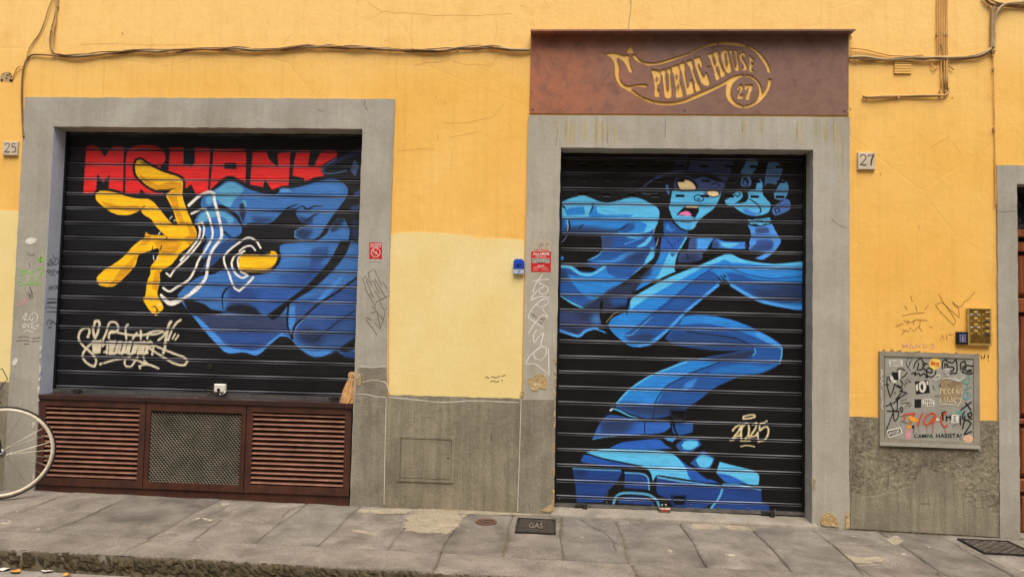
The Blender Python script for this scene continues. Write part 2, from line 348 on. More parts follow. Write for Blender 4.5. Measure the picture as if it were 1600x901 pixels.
    for q in ([(215, 270), (245, 288), (268, 283), (284, 287), (285, 298), (276, 300), (262, 297), (246, 297), (232, 291)], [(268, 302), (262, 306), (273, 332), (282, 350), (290, 350), (280, 325), (276, 304)],
              [(290, 345), (305, 360), (306, 372), (296, 384), (288, 372), (297, 366)], [(158, 314), (190, 322), (214, 322), (222, 327), (212, 331), (190, 329), (165, 322)], [(240, 380), (262, 372), (285, 380), (270, 398), (255, 396)],
              [(185, 425), (205, 405), (212, 398), (214, 403), (197, 430), (180, 444), (170, 446), (178, 436)], [(242, 425), (250, 420), (249, 440), (245, 455), (238, 450)], [(228, 362), (236, 368), (232, 380), (214, 386), (224, 374)]):
        c.fill(YS, q, .6)
    for q in (z5((985, 385), (1040, 388), (1095, 376)), z5((860, 525), (890, 505), (905, 482)), z5((955, 735), (948, 765), (915, 790), (870, 800)), z5((1000, 765), (1010, 730)), z5((1040, 675), (1050, 700)), z5((870, 205), (910, 228)),
              z7((945, 320), (968, 312), (985, 335), (975, 350), (1000, 342)), z7((1000, 100), (1008, 122))): c.stroke(BLK, 1.7, q, taper=True)
    for q in (z5((1062, 568), (1076, 552)), z5((1088, 582), (1096, 574)), z5((990, 665), (1003, 648)), z5((1010, 690), (1018, 684)), z5((958, 795), (960, 825)), z5((982, 805), (984, 825)), z7((1005, 300), (985, 305))): c.stroke((225, 222, 210), 1.5, q)
    WH = (236, 230, 216)
    T = [(373, 412), (375, 401), (382, 397.5), (400, 397.5), (417, 396), (425, 392), (431, 394), (434, 400), (431, 410), (425, 416), (415, 421), (400, 424.5), (382, 424), (374, 420)]
    c.stroke(BLK, 11, smooth(T).tolist() + [T[0]], sm=False); c.fill(BLK, z6((300, 690), (400, 690), (440, 760), (520, 765), (540, 800), (480, 790), (340, 790), (260, 850), (225, 830)), 1)
    c.fill(Y, T); c.fill(YS, z6((320, 880), (420, 865), (520, 850), (480, 900), (400, 900), (330, 900)), .8, .6)
    c.stroke(BLK, 1.6, z6((420, 790), (470, 790), (490, 778)))
    for w, q in ((4.6, [(295, 321), (312, 306), (327, 300), (334, 302), (336, 317), (341, 335), (346, 360), (345, 372), (331, 392), (325, 412), (321, 435), (305, 454), (287, 466), (270, 475), (262, 473), (252, 461)]), (3.4, [(299, 334), (315, 327), (322, 327), (327, 340), (332, 360), (331, 372), (320, 392), (310, 407), (305, 420), (295, 437), (277, 448), (265, 455), (255, 450)]),
                 (3.0, [(306, 350), (316, 347.5), (319, 356), (316, 372), (305, 388), (292, 403), (274, 420), (266, 432), (260, 427)]), (3.4, [(310, 350), (312.5, 360), (310, 372), (297, 390), (282, 407)]),
                 (3.2, [(407, 387), (400, 376), (387, 371), (372, 380), (357, 392), (350, 402), (352, 415), (357, 425), (362, 440), (367, 450), (374, 454), (385, 445), (396, 433)]), (2.6, [(399, 391), (392, 384), (382, 386), (374, 392)]),
                 (3.2, [(382, 392), (367, 400), (362, 412), (366, 424), (372, 431), (380, 434), (387, 430)]), (2.6, [(378, 397), (372, 404), (372, 414), (376, 424), (384, 428)])):
        c.stroke(WH, w, q)
    c.stroke(WH, 6.5, [(256, 466), (265, 473), (280, 469)]); c.stroke(WH, 6, [(300, 457), (314, 445)])
    # signature in cream
    CR = (214, 202, 172); g = zt(110, 490, 8)
    for w, q in ((4.2, ((225, 290), (215, 290), (240, 230), (235, 180), (190, 175), (130, 210), (105, 270), (110, 330), (160, 400), (230, 460), (290, 520), (320, 590), (300, 660), (240, 640), (170, 580), (155, 510), (200, 430), (280, 360), (300, 340))),
                 (4.6, ((300, 290), (285, 200), (300, 130), (310, 90), (350, 85), (365, 130), (340, 240), (310, 300))), (4, ((410, 320), (450, 230), (475, 140), (500, 105), (560, 105), (600, 160), (580, 220), (500, 235))),
                 (4, ((480, 300), (490, 240), (520, 215), (620, 240), (760, 265), (930, 262), (1020, 225), (1140, 205), (1160, 225), (1060, 255), (970, 260), (960, 310))), (3.8, ((700, 310), (690, 230), (700, 150), (720, 135))),
                 (4.2, ((880, 215), (880, 310))), (4, ((830, 240), (780, 310))), (5, ((1260, 95), (1240, 120), (1215, 200), (1190, 330), (1180, 420), (1160, 490))), (4, ((1380, 75), (1330, 110), (1270, 200), (1220, 330))),
                 (4, ((1100, 330), (1160, 280), (1200, 220))), (3.2, ((1310, 250), (1275, 310))), (3.2, ((1350, 270), (1310, 325))), (3.8, ((280, 340), (290, 480))), (3.8, ((330, 340), (320, 490))), (3.8, ((380, 330), (365, 480))),
                 (3.2, ((430, 380), (400, 410), (410, 340))), (3.2, ((420, 480), (450, 465))), (4.2, ((500, 340), (490, 500))), (4.2, ((560, 340), (520, 500), (560, 490), (610, 350))), (4.2, ((640, 350), (600, 490), (660, 490), (700, 350))),
                 (4.2, ((760, 350), (720, 500), (780, 490), (830, 360))), (4.2, ((880, 350), (840, 500))), (4, ((465, 350), (455, 495))), (4, ((530, 345), (505, 495))), (4, ((580, 400), (570, 490))), (4, ((680, 360), (640, 500))), (4, ((740, 350), (690, 490))), (4, ((805, 360), (770, 500))), (4, ((855, 360), (800, 490))), (4, ((910, 350), (870, 500))), (4, ((985, 360), (930, 500))), (4, ((310, 345), (300, 485))), (4, ((355, 340), (345, 485))), (4, ((1040, 400), (1020, 510))), (4.2, ((930, 350), (900, 500), (960, 490))), (4, ((960, 480), (940, 370), (1000, 345), (1030, 380), (980, 430), (1060, 480), (1190, 560), (1300, 620), (1420, 640), (1465, 590), (1420, 545), (1300, 500), (1170, 450), (1060, 400))),
                 (3.6, ((420, 615), (560, 575), (700, 560), (820, 580), (940, 620), (1050, 660), (1100, 680))), (3.6, ((740, 540), (690, 570), (675, 620), (700, 660), (760, 655), (800, 600), (840, 540))), (3.8, ((870, 680), (860, 655), (920, 635), (1000, 640), (1060, 665))), (3.4, ((910, 540), (930, 590), (980, 640))), (4.4, ((370, 628), (385, 624)))):
        c.stroke(CR, w * .9, g(*q), .95, .25)
    c.speckle(.025, 3)
    return c
def paint_door():
    c = Canvas(860, 228, 1264, 812, BLK)
    a, b, k = zt(860, 220, 3.902), zt(860, 400, 3.902), zt(860, 600, 3.902)
    d1, d2, d3, d4, d5, d6, d7, d8 = [zt(*o, 7.975) for o in ((870, 235), (1060, 235), (870, 340), (1060, 340), (870, 440), (1060, 440), (870, 700), (1060, 700))]
    LB, MB, DB, NV, E = (88, 184, 228), (40, 126, 204), (36, 82, 150), (38, 46, 72), (72, 152, 228)
    # jacket and arm
    c.fill(DB, [(868, 405), (914, 411), (930, 401), (941, 391), (938, 378), (938, 368), (960, 364), (1010, 358), (1024, 352), (1022, 370), (1025, 385), (1022, 402), (1011, 411), (1000, 420), (985, 433), (974, 440), (960, 451), (945, 459), (937, 463), (925, 470), (911, 478.5), (905, 480.5), (878, 461), (868, 458)])
    c.fill((60, 66, 96), d3((540, 240), (700, 240), (700, 340), (600, 400), (540, 340)), 3, .7)
    c.fill(MB, d3((130, 700), (250, 725), (460, 720), (620, 620), (640, 690), (780, 745), (940, 740), (830, 815), (700, 905), (520, 1000), (400, 1010), (270, 900), (180, 790)), .6)
    c.fill(E, d3((420, 540), (700, 520), (850, 440), (1010, 420), (900, 480), (780, 540), (600, 570)), 1, .7)
    c.fill(NV, d3((860, 470), (1050, 430), (1140, 430), (1080, 530), (950, 560), (850, 540)), 4, .7)
    c.fill(LB, d3((860, 235), (1080, 240), (980, 260), (900, 255)), .4)
    c.fill(LB, d3((1190, 215), (1180, 265), (1120, 340), (1060, 365), (980, 370), (1080, 310), (1150, 240)), .4)
    c.stroke(E, 1.6, d3((850, 330), (960, 290), (1080, 240)))
    c.fill(LB, d3((1215, 370), (1215, 440), (1195, 510), (1140, 560), (1080, 610), (920, 742), (960, 690), (1080, 580), (1120, 500), (1160, 430), (1165, 370)), .4)
    c.stroke(LB, 2.2, d3((580, 405), (500, 475), (380, 535)), taper=True)
    c.fill(BLK, d3((20, 205), (540, 225), (560, 290), (560, 370), (580, 400), (500, 470), (375, 530), (350, 590), (500, 640), (440, 672), (290, 662), (215, 605), (20, 575)), .5)
    c.fill(MB, d3((10, 480), (75, 482), (90, 508), (60, 530), (10, 525)))
    c.stroke((110, 120, 160), 1.2, d3((130, 215), (90, 280), (30, 330)))
    c.stroke(LB, 4.6, d3((0, 605), (160, 612), (220, 650), (290, 695), (380, 708), (460, 695), (540, 650), (600, 605)))
    c.fill(NV, d3((0, 640), (120, 650), (140, 740), (100, 800), (0, 800)), 4, .7)
    c.fill(DB, d3((640, 610), (990, 610), (960, 690), (780, 748), (640, 690)), .4)
    c.stroke(LB, 2.6, d5((30, 165), (180, 260), (320, 322), (380, 290), (530, 180)), .9)
    c.fill(BLK, [(1000, 420), (1022, 402), (1026, 388), (1023, 366), (1026, 352), (1038, 352), (1036, 372), (1032, 396), (1026, 410), (1010, 422), (985, 437), (965, 452), (940, 470), (930, 480), (924, 476), (945, 459), (974, 441)], .4)
    c.fill(NV, d5((330, 300), (560, 170), (620, 120), (740, 60), (900, 20), (1060, 10), (980, 110), (930, 190), (900, 280), (760, 320), (620, 380), (500, 420), (330, 330)), 2)
    c.fill(DB, d5((650, 210), (900, 190), (880, 290), (700, 300)), 3, .8)
    c.fill(MB, d5((970, 120), (1060, 10), (1200, 0), (1080, 90), (1000, 140)), 1)
    c.fill((50, 62, 104), d5((0, 370), (340, 350), (540, 380), (545, 440), (560, 510), (620, 640), (480, 590), (380, 620), (280, 680), (150, 650), (0, 610)), 1)
    c.fill(NV, d5((200, 390), (430, 380), (470, 440), (300, 470)), 4, .8); c.fill(NV, d5((100, 570), (330, 580), (260, 640), (150, 620)), 3, .8)
    c.fill(E, d5((430, 430), (540, 400), (545, 520), (440, 520)), 4, .6)
    c.stroke(E, 4.2, d5((0, 595), (150, 645), (275, 675), (360, 610), (480, 580), (620, 625)))
    c.stroke(BLK, 4.5, d5((560, 250), (550, 380), (570, 500), (620, 620)))
    # forearm
    c.fill(LB, a((35, 400), (90, 362), (150, 342), (200, 333), (240, 345), (290, 365), (350, 375), (420, 362), (470, 348), (530, 347), (580, 365), (630, 392), (660, 420), (663, 465), (645, 520), (600, 556), (540, 568), (480, 572), (400, 572), (300, 568), (150, 570), (35, 568)))
    c.fill(MB, a((60, 480), (250, 466), (400, 472), (470, 470), (560, 478), (620, 480), (600, 530), (560, 556), (400, 566), (200, 568), (35, 568), (35, 490)), .6)
    c.fill((84, 184, 236), a((440, 500), (560, 480), (650, 478), (640, 525), (600, 556), (575, 550), (590, 510), (540, 490)), .5)
    c.fill(DB, a((420, 540), (470, 500), (520, 505), (500, 545), (440, 560)), .8)
    c.fill(NV, a((50, 530), (160, 520), (330, 535), (430, 545), (380, 570), (35, 572)), 3, .85)
    c.fill(DB, a((35, 470), (80, 470), (90, 550), (35, 560)), 1.5)
    c.fill(MB, d1((105, 745), (170, 715), (340, 700), (352, 800), (130, 810)), .3)
    c.fill(MB, d1((450, 690), (490, 690), (505, 775), (600, 802), (900, 800), (970, 790), (900, 828), (400, 825)), .3)
    for w, q in ((2.2, d1((455, 650), (440, 720), (400, 800))), (2.4, d1((35, 680), (80, 695), (115, 735))), (2, d3((900, 85), (800, 140), (730, 160))), (2, d3((340, 80), (290, 120), (270, 150))), (2.6, d3((150, 20), (160, 110), (140, 180)))): c.stroke(BLK, w, q, taper=True)
    c.stroke((215, 225, 240), .8, d3((125, 20), (140, 120), (130, 170))); c.stroke((200, 210, 225), .8, d3((1225, 130), (1205, 190))); c.stroke((200, 210, 225), .9, d3((1265, 250), (1240, 350)))
    # neck and chest
    c.fill(DB, a((690, 480), (720, 480), (790, 530), (840, 552), (830, 600), (760, 640), (700, 600), (690, 520)))
    c.fill(MB, d3((1380, 60), (1420, 130), (1480, 160), (1420, 170), (1350, 150)), .8)
    c.fill((44, 88, 168), d3((1310, 240), (1590, 245), (1600, 290), (1540, 370), (1520, 430), (1400, 430), (1300, 420), (1290, 370)))
    c.stroke(LB, 2.6, d3((1610, 250), (1560, 340), (1510, 420)))
    c.fill(LB, d3((1320, 425), (1510, 430), (1485, 520), (1465, 620), (1480, 670), (1300, 765), (1100, 765), (1180, 640), (1290, 560)))
    c.fill(MB, d3((1290, 420), (1400, 430), (1340, 560), (1240, 745), (1090, 800), (1040, 760), (1180, 620), (1260, 520)), .4)
    c.fill(NV, d3((1110, 640), (1200, 620), (1150, 730), (1050, 770), (960, 800)), 2, .8)
    c.fill(DB, d3((1410, 440), (1490, 440), (1440, 490)), .2)
    c.stroke(BLK, 5, d3((1290, 215), (1275, 330), (1260, 440), (1220, 540), (1130, 620), (1040, 700)))
    for x, y in ((1355, 252), (1375, 275), (1390, 298), (1408, 318), (1430, 340), (1440, 365), (1470, 320), (1510, 290), (1545, 258)): c.fill(BLK, d3((x - 7, y - 7), (x + 7, y - 7), (x + 7, y + 7), (x - 7, y + 7)))
    # hat
    HT = (44, 54, 88)
    c.fill(HT, d2((160, 112), (665, 105), (690, 170), (660, 250), (640, 300), (600, 385), (560, 372), (440, 310), (380, 282), (130, 262), (118, 240)), .3)
    c.fill((34, 42, 70), d1((1500, 110), (1590, 60), (1640, 60), (1620, 240), (1440, 240)), 1)
    c.stroke((66, 80, 120), 3.4, [(1001, 295), (1020, 281), (1039, 272.5), (1056, 268.5), (1075, 267)], taper=True)
    c.stroke((84, 96, 130), 1.1, d1((1060, 530), (1150, 545), (1260, 540)))
    c.fill((58, 74, 114), [(1055, 300), (1053, 288), (1058, 277), (1072, 275), (1085, 279), (1100, 276), (1120, 284), (1131, 284), (1133, 290), (1128, 297), (1126, 303)], .4)
    c.stroke(BLK, 3, d2((0, 335), (110, 345), (200, 390), (230, 440))); c.stroke(BLK, 3.2, d2((60, 270), (200, 290), (350, 320), (480, 380), (570, 390)), taper=True)
    c.stroke(BLK, 1.8, d2((420, 420), (470, 412), (520, 440)))
    c.fill((70, 110, 160), a((700, 270), (720, 265), (730, 330), (712, 325)), .5)
    # face
    c.fill(LB, [(1048, 312), (1050, 298), (1060, 297), (1088, 298), (1110, 299), (1127, 302), (1121, 317), (1115, 326), (1098, 339), (1090, 347), (1082.6, 358), (1067.5, 358.5), (1060, 352), (1052, 343), (1045, 323)])
    c.fill(BLK, a((690, 340), (735, 320), (728, 350), (740, 340), (722, 372), (735, 372), (715, 400), (700, 400)), .2)
    c.fill((60, 140, 210), a((735, 470), (780, 500), (850, 510), (880, 500), (850, 542), (800, 530), (755, 495)), .8, .5)
    CRM = (250, 224, 166)
    c.fill(BLK, [(1056, 283), (1062, 279), (1074, 278), (1083, 283), (1090, 293), (1087, 299), (1064, 299), (1058, 293)])
    c.fill(CRM, [(1058.6, 284), (1065, 281.5), (1073, 281), (1080, 284), (1085, 289), (1087.5, 294), (1085, 297), (1066, 297.5), (1061, 292)])
    c.fill(BLK, [(1103, 299), (1110, 295.5), (1119, 296.5), (1126, 303), (1120, 308), (1112, 308), (1104, 304)])
    c.fill(CRM, [(1105, 299.5), (1110, 297), (1118, 298), (1124, 303), (1120, 306), (1112.6, 306.5), (1106, 304)])
    c.fill((96, 118, 170), [(1099, 300), (1104, 300), (1105, 304), (1100, 305)], .3)
    c.stroke(BLK, 1.5, [(1085, 307), (1089, 304.5), (1096, 306), (1099.5, 311), (1096, 314.5), (1089, 314), (1085, 311), (1085, 307)]); c.fill((50, 100, 150), [(1088, 309), (1095, 310), (1094, 313), (1089, 312.5)], .4)
    c.fill(BLK, [(1057, 335.5), (1064, 328), (1070, 323.5), (1091, 322.5), (1092, 330), (1085.5, 341), (1080, 338), (1068, 337)])
    c.fill((228, 120, 172), [(1060, 335.5), (1065, 331.5), (1073, 330), (1078, 332), (1081, 336.5), (1076, 337.5)]); c.fill(CRM, [(1071, 321.8), (1091, 322.2), (1090, 324.6), (1072, 324.2)])
    c.stroke(BLK, 1.2, a((795, 492), (845, 498), (882, 482))); c.stroke(BLK, 2.6, a((700, 420), (715, 455), (745, 492), (790, 532), (825, 548)))
    # raised hand
    FS = (74, 116, 160)
    c.fill(FS, d2((850, 108), (970, 108), (992, 190), (940, 262), (915, 295), (800, 300), (775, 262), (830, 170)), .3)
    c.fill(FS, d2((790, 332), (890, 308), (912, 400), (890, 450), (800, 452), (775, 420))); c.fill(BLK, d2((815, 335), (855, 330), (875, 400), (870, 440), (810, 440), (795, 400))); c.fill((70, 100, 160), d2((810, 375), (840, 370), (860, 435), (812, 432)))
    c.fill(FS, d2((1120, 150), (1230, 150), (1305, 225), (1270, 330), (1230, 410), (1180, 430), (1100, 410), (1070, 455), (1080, 340), (1100, 220)), .3)
    c.stroke(BLK, 1.8, d2((1085, 465), (1105, 412), (1185, 425), (1190, 460)))
    c.fill((86, 150, 196), d2((1290, 365), (1350, 390), (1376, 470), (1345, 575), (1290, 615), (1200, 600), (1180, 560), (1240, 450)))
    c.fill((70, 112, 176), d2((1300, 600), (1380, 620), (1398, 680), (1382, 742), (1220, 812), (1185, 795), (1165, 740), (1230, 665)))
    c.stroke(BLK, 1.8, d2((1190, 560), (1185, 620), (1240, 650), (1300, 620))); c.stroke(BLK, 1.5, d2((1200, 730), (1250, 725), (1265, 765), (1215, 785), (1200, 735)))
    c.fill(LB, d2((865, 520), (900, 495), (1040, 490), (1060, 560), (1120, 630), (1150, 670), (1130, 760), (1060, 800), (960, 816), (860, 802), (740, 742), (690, 705), (600, 675), (575, 625), (640, 592), (690, 540), (750, 513), (790, 530), (803, 570), (760, 622), (705, 660), (830, 645), (872, 590)))
    c.fill(BLK, d2((705, 662), (800, 590), (840, 560), (866, 590), (840, 640), (780, 655)))
    c.fill((92, 176, 226), d2((980, 400), (1020, 350), (1050, 420), (1040, 500), (960, 490)))
    c.fill((60, 124, 206), d2((790, 740), (850, 730), (960, 780), (1030, 750), (1000, 700), (1030, 760), (960, 812), (860, 800)), .5)
    c.stroke(BLK, 1.4, d2((695, 545), (740, 580), (775, 545), (750, 525))); c.stroke(BLK, 2, d2((870, 600), (930, 630), (1000, 690), (1035, 760), (1000, 800)), taper=True)
    # raised forearm and shoulder
    MC = (74, 144, 224)
    c.fill(MC, d4((860, 85), (960, 112), (1080, 100), (1165, 75), (1225, 190), (1278, 280), (1268, 320), (1212, 402), (1120, 482), (1040, 522), (955, 505), (1050, 462), (1100, 430), (880, 402), (885, 300), (905, 230), (895, 160)))
    c.fill((56, 74, 118), d4((960, 130), (1110, 118), (1142, 192), (960, 202)), 1.5); c.fill((52, 78, 140), d4((990, 280), (1160, 280), (1192, 322), (1150, 395), (890, 395), (960, 330)), 1); c.fill(NV, d4((900, 370), (1100, 360), (1170, 330), (1130, 395), (890, 398)), 3, .6)
    c.fill(LB, d4((860, 25), (950, 35), (940, 20), (1070, 10), (1140, 0), (1150, 45), (1100, 90), (1000, 95), (900, 80))); c.stroke(BLK, 1.8, d4((900, 95), (960, 85), (1020, 105), (1100, 75)));  c.stroke(BLK, 1.4, d4((960, 40), (1010, 35), (1060, 55)))
    c.fill((60, 126, 210), d4((470, 258), (600, 295), (840, 302), (850, 385), (700, 388), (420, 372), (430, 310)), .3); c.fill(LB, d4((508, 308), (765, 315), (680, 362), (585, 372)), .6); c.fill(NV, d4((430, 320), (480, 280), (520, 370), (420, 375)), 2, .8)
    c.stroke(BLK, 1.6, d4((850, 305), (832, 345), (845, 385))); c.stroke(BLK, 2.2, d4((868, 295), (878, 345), (868, 395)))
    c.fill((60, 80, 130), d4((150, 250), (455, 250), (405, 310), (345, 410), (310, 440), (282, 520), (120, 552), (0, 552), (15, 450), (110, 400), (130, 310)), .6)
    c.fill(E, d4((235, 258), (445, 256), (390, 320), (345, 395), (228, 395)), 1); c.fill(NV, d4((0, 480), (140, 440), (280, 480), (240, 540), (0, 555)), 4, .8)
    c.stroke(BLK, 1.6, d4((95, 440), (118, 480), (115, 520)))
    # knees
    LG = [(1260, 408), (1235, 411.5), (1210, 412), (1180, 409), (1158, 404), (1143, 397), (1133, 397), (1098, 412), (1060, 427), (1039.4, 436), (996, 460), (985.6, 469), (980, 484.6), (957, 497), (950, 507.6), (955, 516.6), (970, 530.7), (983, 539.7), (996, 541.7), (1016, 538), (1029, 525.6), (1050, 507.6), (1073, 484.6), (1098, 462.8), (1116, 448.7), (1125, 442), (1131, 438), (1137, 441), (1144.5, 448.7), (1167.5, 461.5), (1188, 470.5), (1216, 478), (1244, 484), (1260, 484)]
    c.stroke(BLK, 9, LG); c.fill(MB, LG)
    c.fill(LB, [(1060, 427), (1098, 412), (1133, 397), (1143, 397), (1158, 404), (1180, 409), (1210, 412), (1260, 408), (1260, 415.5), (1210, 415.5), (1170, 411.5), (1148, 409.5), (1144, 410.5), (1133, 405), (1123, 409), (1098, 418), (1070, 433), (1040, 449), (1005, 470), (990, 480), (986, 485), (985, 470), (996, 460), (1039, 436)], .3)
    c.fill(DB, b((640, 330), (780, 220), (900, 125), (970, 90), (1012, 112), (1022, 160), (930, 240), (830, 330), (740, 410), (660, 480), (600, 512), (480, 512), (440, 480), (520, 430), (590, 370)), .5)
    c.fill(NV, b((470, 490), (600, 470), (640, 490), (600, 515), (480, 515)), 3, .8)
    c.stroke(E, 4.4, b((1022, 178), (930, 252), (830, 335), (750, 415), (665, 492), (610, 532), (540, 545)))
    c.stroke((24, 46, 110), 1.4, b((1000, 66), (900, 130), (780, 235), (690, 310), (600, 380))); c.stroke(LB, 1, b((620, 370), (540, 440), (490, 480), (440, 480)))
    c.fill(DB, b((1070, 100), (1160, 112), (1260, 145), (1545, 160), (1545, 285), (1390, 280), (1280, 260), (1190, 220), (1130, 180), (1095, 145)), 1)
    c.fill(NV, b((1200, 200), (1350, 190), (1545, 170), (1545, 275), (1400, 280), (1270, 250)), 5, .8)
    c.stroke(E, 5.2, b((1105, 178), (1200, 235), (1290, 275), (1400, 300), (1480, 312), (1560, 314)))
    c.stroke((20, 36, 84), 1.3, b((1085, 62), (1150, 95), (1240, 122), (1360, 137), (1545, 125)))
    c.fill(E, b((1080, 60), (1300, 70), (1545, 85), (1545, 115), (1360, 125), (1240, 112), (1150, 88)), 4, .35)
    for q in (((1015, 115), (1040, 150), (1070, 165)), ((1035, 115), (1060, 145), (1090, 165)), ((1055, 112), (1072, 135))): c.stroke(BLK, 2.6, b(*q), taper=True)
    c.stroke(BLK, 3.4, b((300, 440), (340, 455), (330, 400), (380, 345), (470, 320), (478, 265), (520, 220), (700, 130), (880, 50))); c.stroke(BLK, 2.2, b((468, 325), (465, 360)), taper=True); c.stroke((190, 170, 110), .9, b((340, 405), (390, 350), (440, 335)))
    # folded lower leg
    c.fill(DB, [(1060, 502.5), (1070, 493.5), (1090.6, 491), (1116, 493.5), (1142, 498.7), (1167.5, 507.6), (1193, 520.4), (1211, 530.7), (1222, 540), (1221, 556), (1217.5, 569), (1188, 583), (1160, 587), (1142, 593.5), (1116, 606), (1098, 620), (1085.5, 629), (1072.7, 638), (1044.5, 652.5), (1019, 654), (993, 648.7), (962, 636), (965, 627), (970, 621), (983, 607.6), (1014, 587), (1044.5, 574), (1070, 564), (1090.6, 560), (1142, 551), (1160, 547), (1116, 547), (1055, 538.4), (1039, 528), (1050, 513)])
    c.fill(MB, b((900, 358), (1000, 368), (1100, 388), (1200, 423), (1300, 473), (1400, 540), (1412, 560), (1340, 535), (1240, 490), (1100, 440), (950, 410), (790, 418), (815, 372)), .5)
    c.fill(E, b((1240, 450), (1330, 490), (1412, 548), (1410, 570), (1350, 540), (1270, 495)), .6, .8)
    c.fill(NV, b((680, 500), (780, 460), (1000, 470), (1150, 500), (1230, 555), (1150, 572), (1000, 575), (760, 540)), 4, .45)
    c.fill(MB, b((620, 720), (720, 680), (820, 640), (1000, 640), (1025, 650), (860, 712), (800, 745), (700, 802), (640, 895), (400, 900), (480, 815)), .4)
    c.fill(MB, b((1000, 690), (1150, 660), (1300, 670), (1390, 660), (1280, 712), (1100, 720), (960, 730)), 2, .6); c.fill(E, b((830, 770), (900, 740), (860, 800), (790, 830)), 1, .6)
    c.stroke(LB, 2.4, b((405, 895), (480, 815), (600, 735), (720, 685), (830, 645))); c.stroke(LB, 2, b((1412, 565), (1408, 615), (1395, 655)))
    c.fill(NV, b((1100, 592), (1240, 570), (1235, 600), (1200, 622), (1000, 640), (930, 632)), 2, .9); c.stroke(LB, 1.2, b((1245, 565), (1252, 585), (1235, 605)))
    for w, q in ((1.5, b((1030, 648), (870, 706), (800, 742), (700, 800), (640, 890), (630, 960), (612, 1010))), (1.3, b((830, 458), (1000, 480), (1130, 500), (1190, 525), (1235, 555)))): c.stroke(BLK, w, q)
    c.fill(NV, k((390, 130), (520, 175), (720, 198), (840, 145), (700, 120), (600, 140), (480, 120)), 4, .75)
    # trouser hem
    c.fill((44, 96, 180), k((255, 338), (270, 298), (300, 240), (330, 200), (370, 185), (580, 213), (720, 225), (735, 260), (690, 292), (580, 306), (450, 310), (340, 322)), .3)
    c.fill(NV, k((300, 215), (420, 205), (520, 240), (440, 300), (310, 300)), 5, .8); c.stroke(BLK, 4, k((370, 170), (450, 190), (560, 213), (680, 210), (740, 195))); c.stroke(BLK, 1.4, k((578, 215), (575, 260), (575, 305)))
    c.stroke(LB, 2.2, k((362, 160), (375, 148), (420, 160), (480, 190), (540, 206)), taper=True); c.stroke((190, 205, 225), 3, k((366, 158), (376, 150)))
    c.fill(DB, k((745, 235), (870, 232), (868, 290), (785, 312), (745, 290))); c.stroke(BLK, 3, k((752, 235), (758, 275), (775, 310)))
    c.stroke(LB, .9, k((255, 335), (340, 322), (420, 314)))
    # shoe
    c.fill((40, 92, 180), k((360, 388), (430, 357), (500, 346), (620, 335), (672, 340), (702, 370), (742, 392), (600, 397), (450, 392)), .3)
    c.fill(E, k((690, 328), (775, 322), (740, 356))); c.fill(DB, k((762, 372), (820, 330), (892, 328), (922, 370), (862, 408), (800, 412))); c.fill(LB, k((800, 370), (825, 345), (890, 345), (905, 370), (860, 398), (810, 395)))
    c.fill(DB, k((852, 480), (930, 402), (1003, 450), (972, 512), (920, 522))); c.fill(LB, k((885, 460), (930, 428), (995, 455), (965, 505), (915, 505)))
    c.fill(LB, k((212, 416), (300, 396), (500, 396), (700, 410), (770, 440), (822, 500), (862, 582), (760, 566), (660, 552), (642, 560), (625, 592), (608, 540), (560, 502), (400, 470), (270, 440)))
    c.fill((34, 84, 170), k((770, 440), (830, 490), (940, 560), (1040, 602), (862, 582), (822, 505))); c.fill(BLK, k((700, 345), (760, 390), (780, 440), (850, 500), (960, 580), (1000, 540), (900, 520), (840, 470), (790, 420), (740, 350)))
    c.fill((34, 84, 170), k((183, 472), (203, 428), (270, 440), (400, 472), (540, 497), (590, 515), (300, 492)))
    c.stroke(BLK, 2.4, k((210, 418), (300, 448), (420, 474), (540, 500), (600, 530), (620, 590)))
    c.fill(LB, k((1000, 532), (1028, 470), (1100, 490), (1200, 514), (1250, 530), (1273, 560), (1268, 612), (1200, 606), (1090, 575))); c.fill((40, 96, 186), k((995, 538), (1090, 552), (1200, 605), (1060, 592)), .3)
    c.fill(BLK, k((985, 520), (1035, 465), (1010, 540), (1060, 590), (1040, 602), (960, 570)))
    SO = (30, 62, 126)
    for q in (((135, 510), (430, 520), (435, 540), (400, 600), (350, 650), (320, 718), (160, 718), (150, 600)), ((455, 538), (580, 545), (602, 570), (600, 640), (450, 630)), ((650, 568), (760, 580), (1040, 618), (1045, 640), (1030, 680), (930, 758), (760, 756), (720, 700), (650, 660)), ((1050, 605), (1150, 610), (1285, 640), (1290, 718), (1335, 735), (1335, 775), (965, 765), (1020, 690), (1045, 650))):
        c.fill(SO, k(*q), .5)
    c.fill((22, 34, 66), k((150, 520), (230, 525), (220, 560), (150, 560)), 4, .7)
    for w, q in ((1.8, ((138, 513), (280, 520), (428, 524))), (2.2, ((455, 538), (560, 545), (595, 570), (602, 640))), (3, ((655, 566), (800, 590), (1035, 620))), (3, ((1052, 608), (1150, 612), (1282, 642))), (3.4, ((1048, 640), (1028, 690), (980, 755)))): c.stroke((92, 170, 214), w, k(*q), .95, .4)
    c.stroke((92, 170, 214), 4, k((385, 722), (402, 682), (440, 662), (520, 662), (600, 672), (645, 702), (662, 735)), .9, .6); c.fill(SO, k((410, 722), (430, 690), (520, 682), (600, 695), (640, 735)), .6)
    c.stroke((60, 100, 130), 2, k((350, 660), (335, 705)), .7, 1)
    # year tag
    t = zt(1130, 640, 13.86); CR = (222, 206, 158)
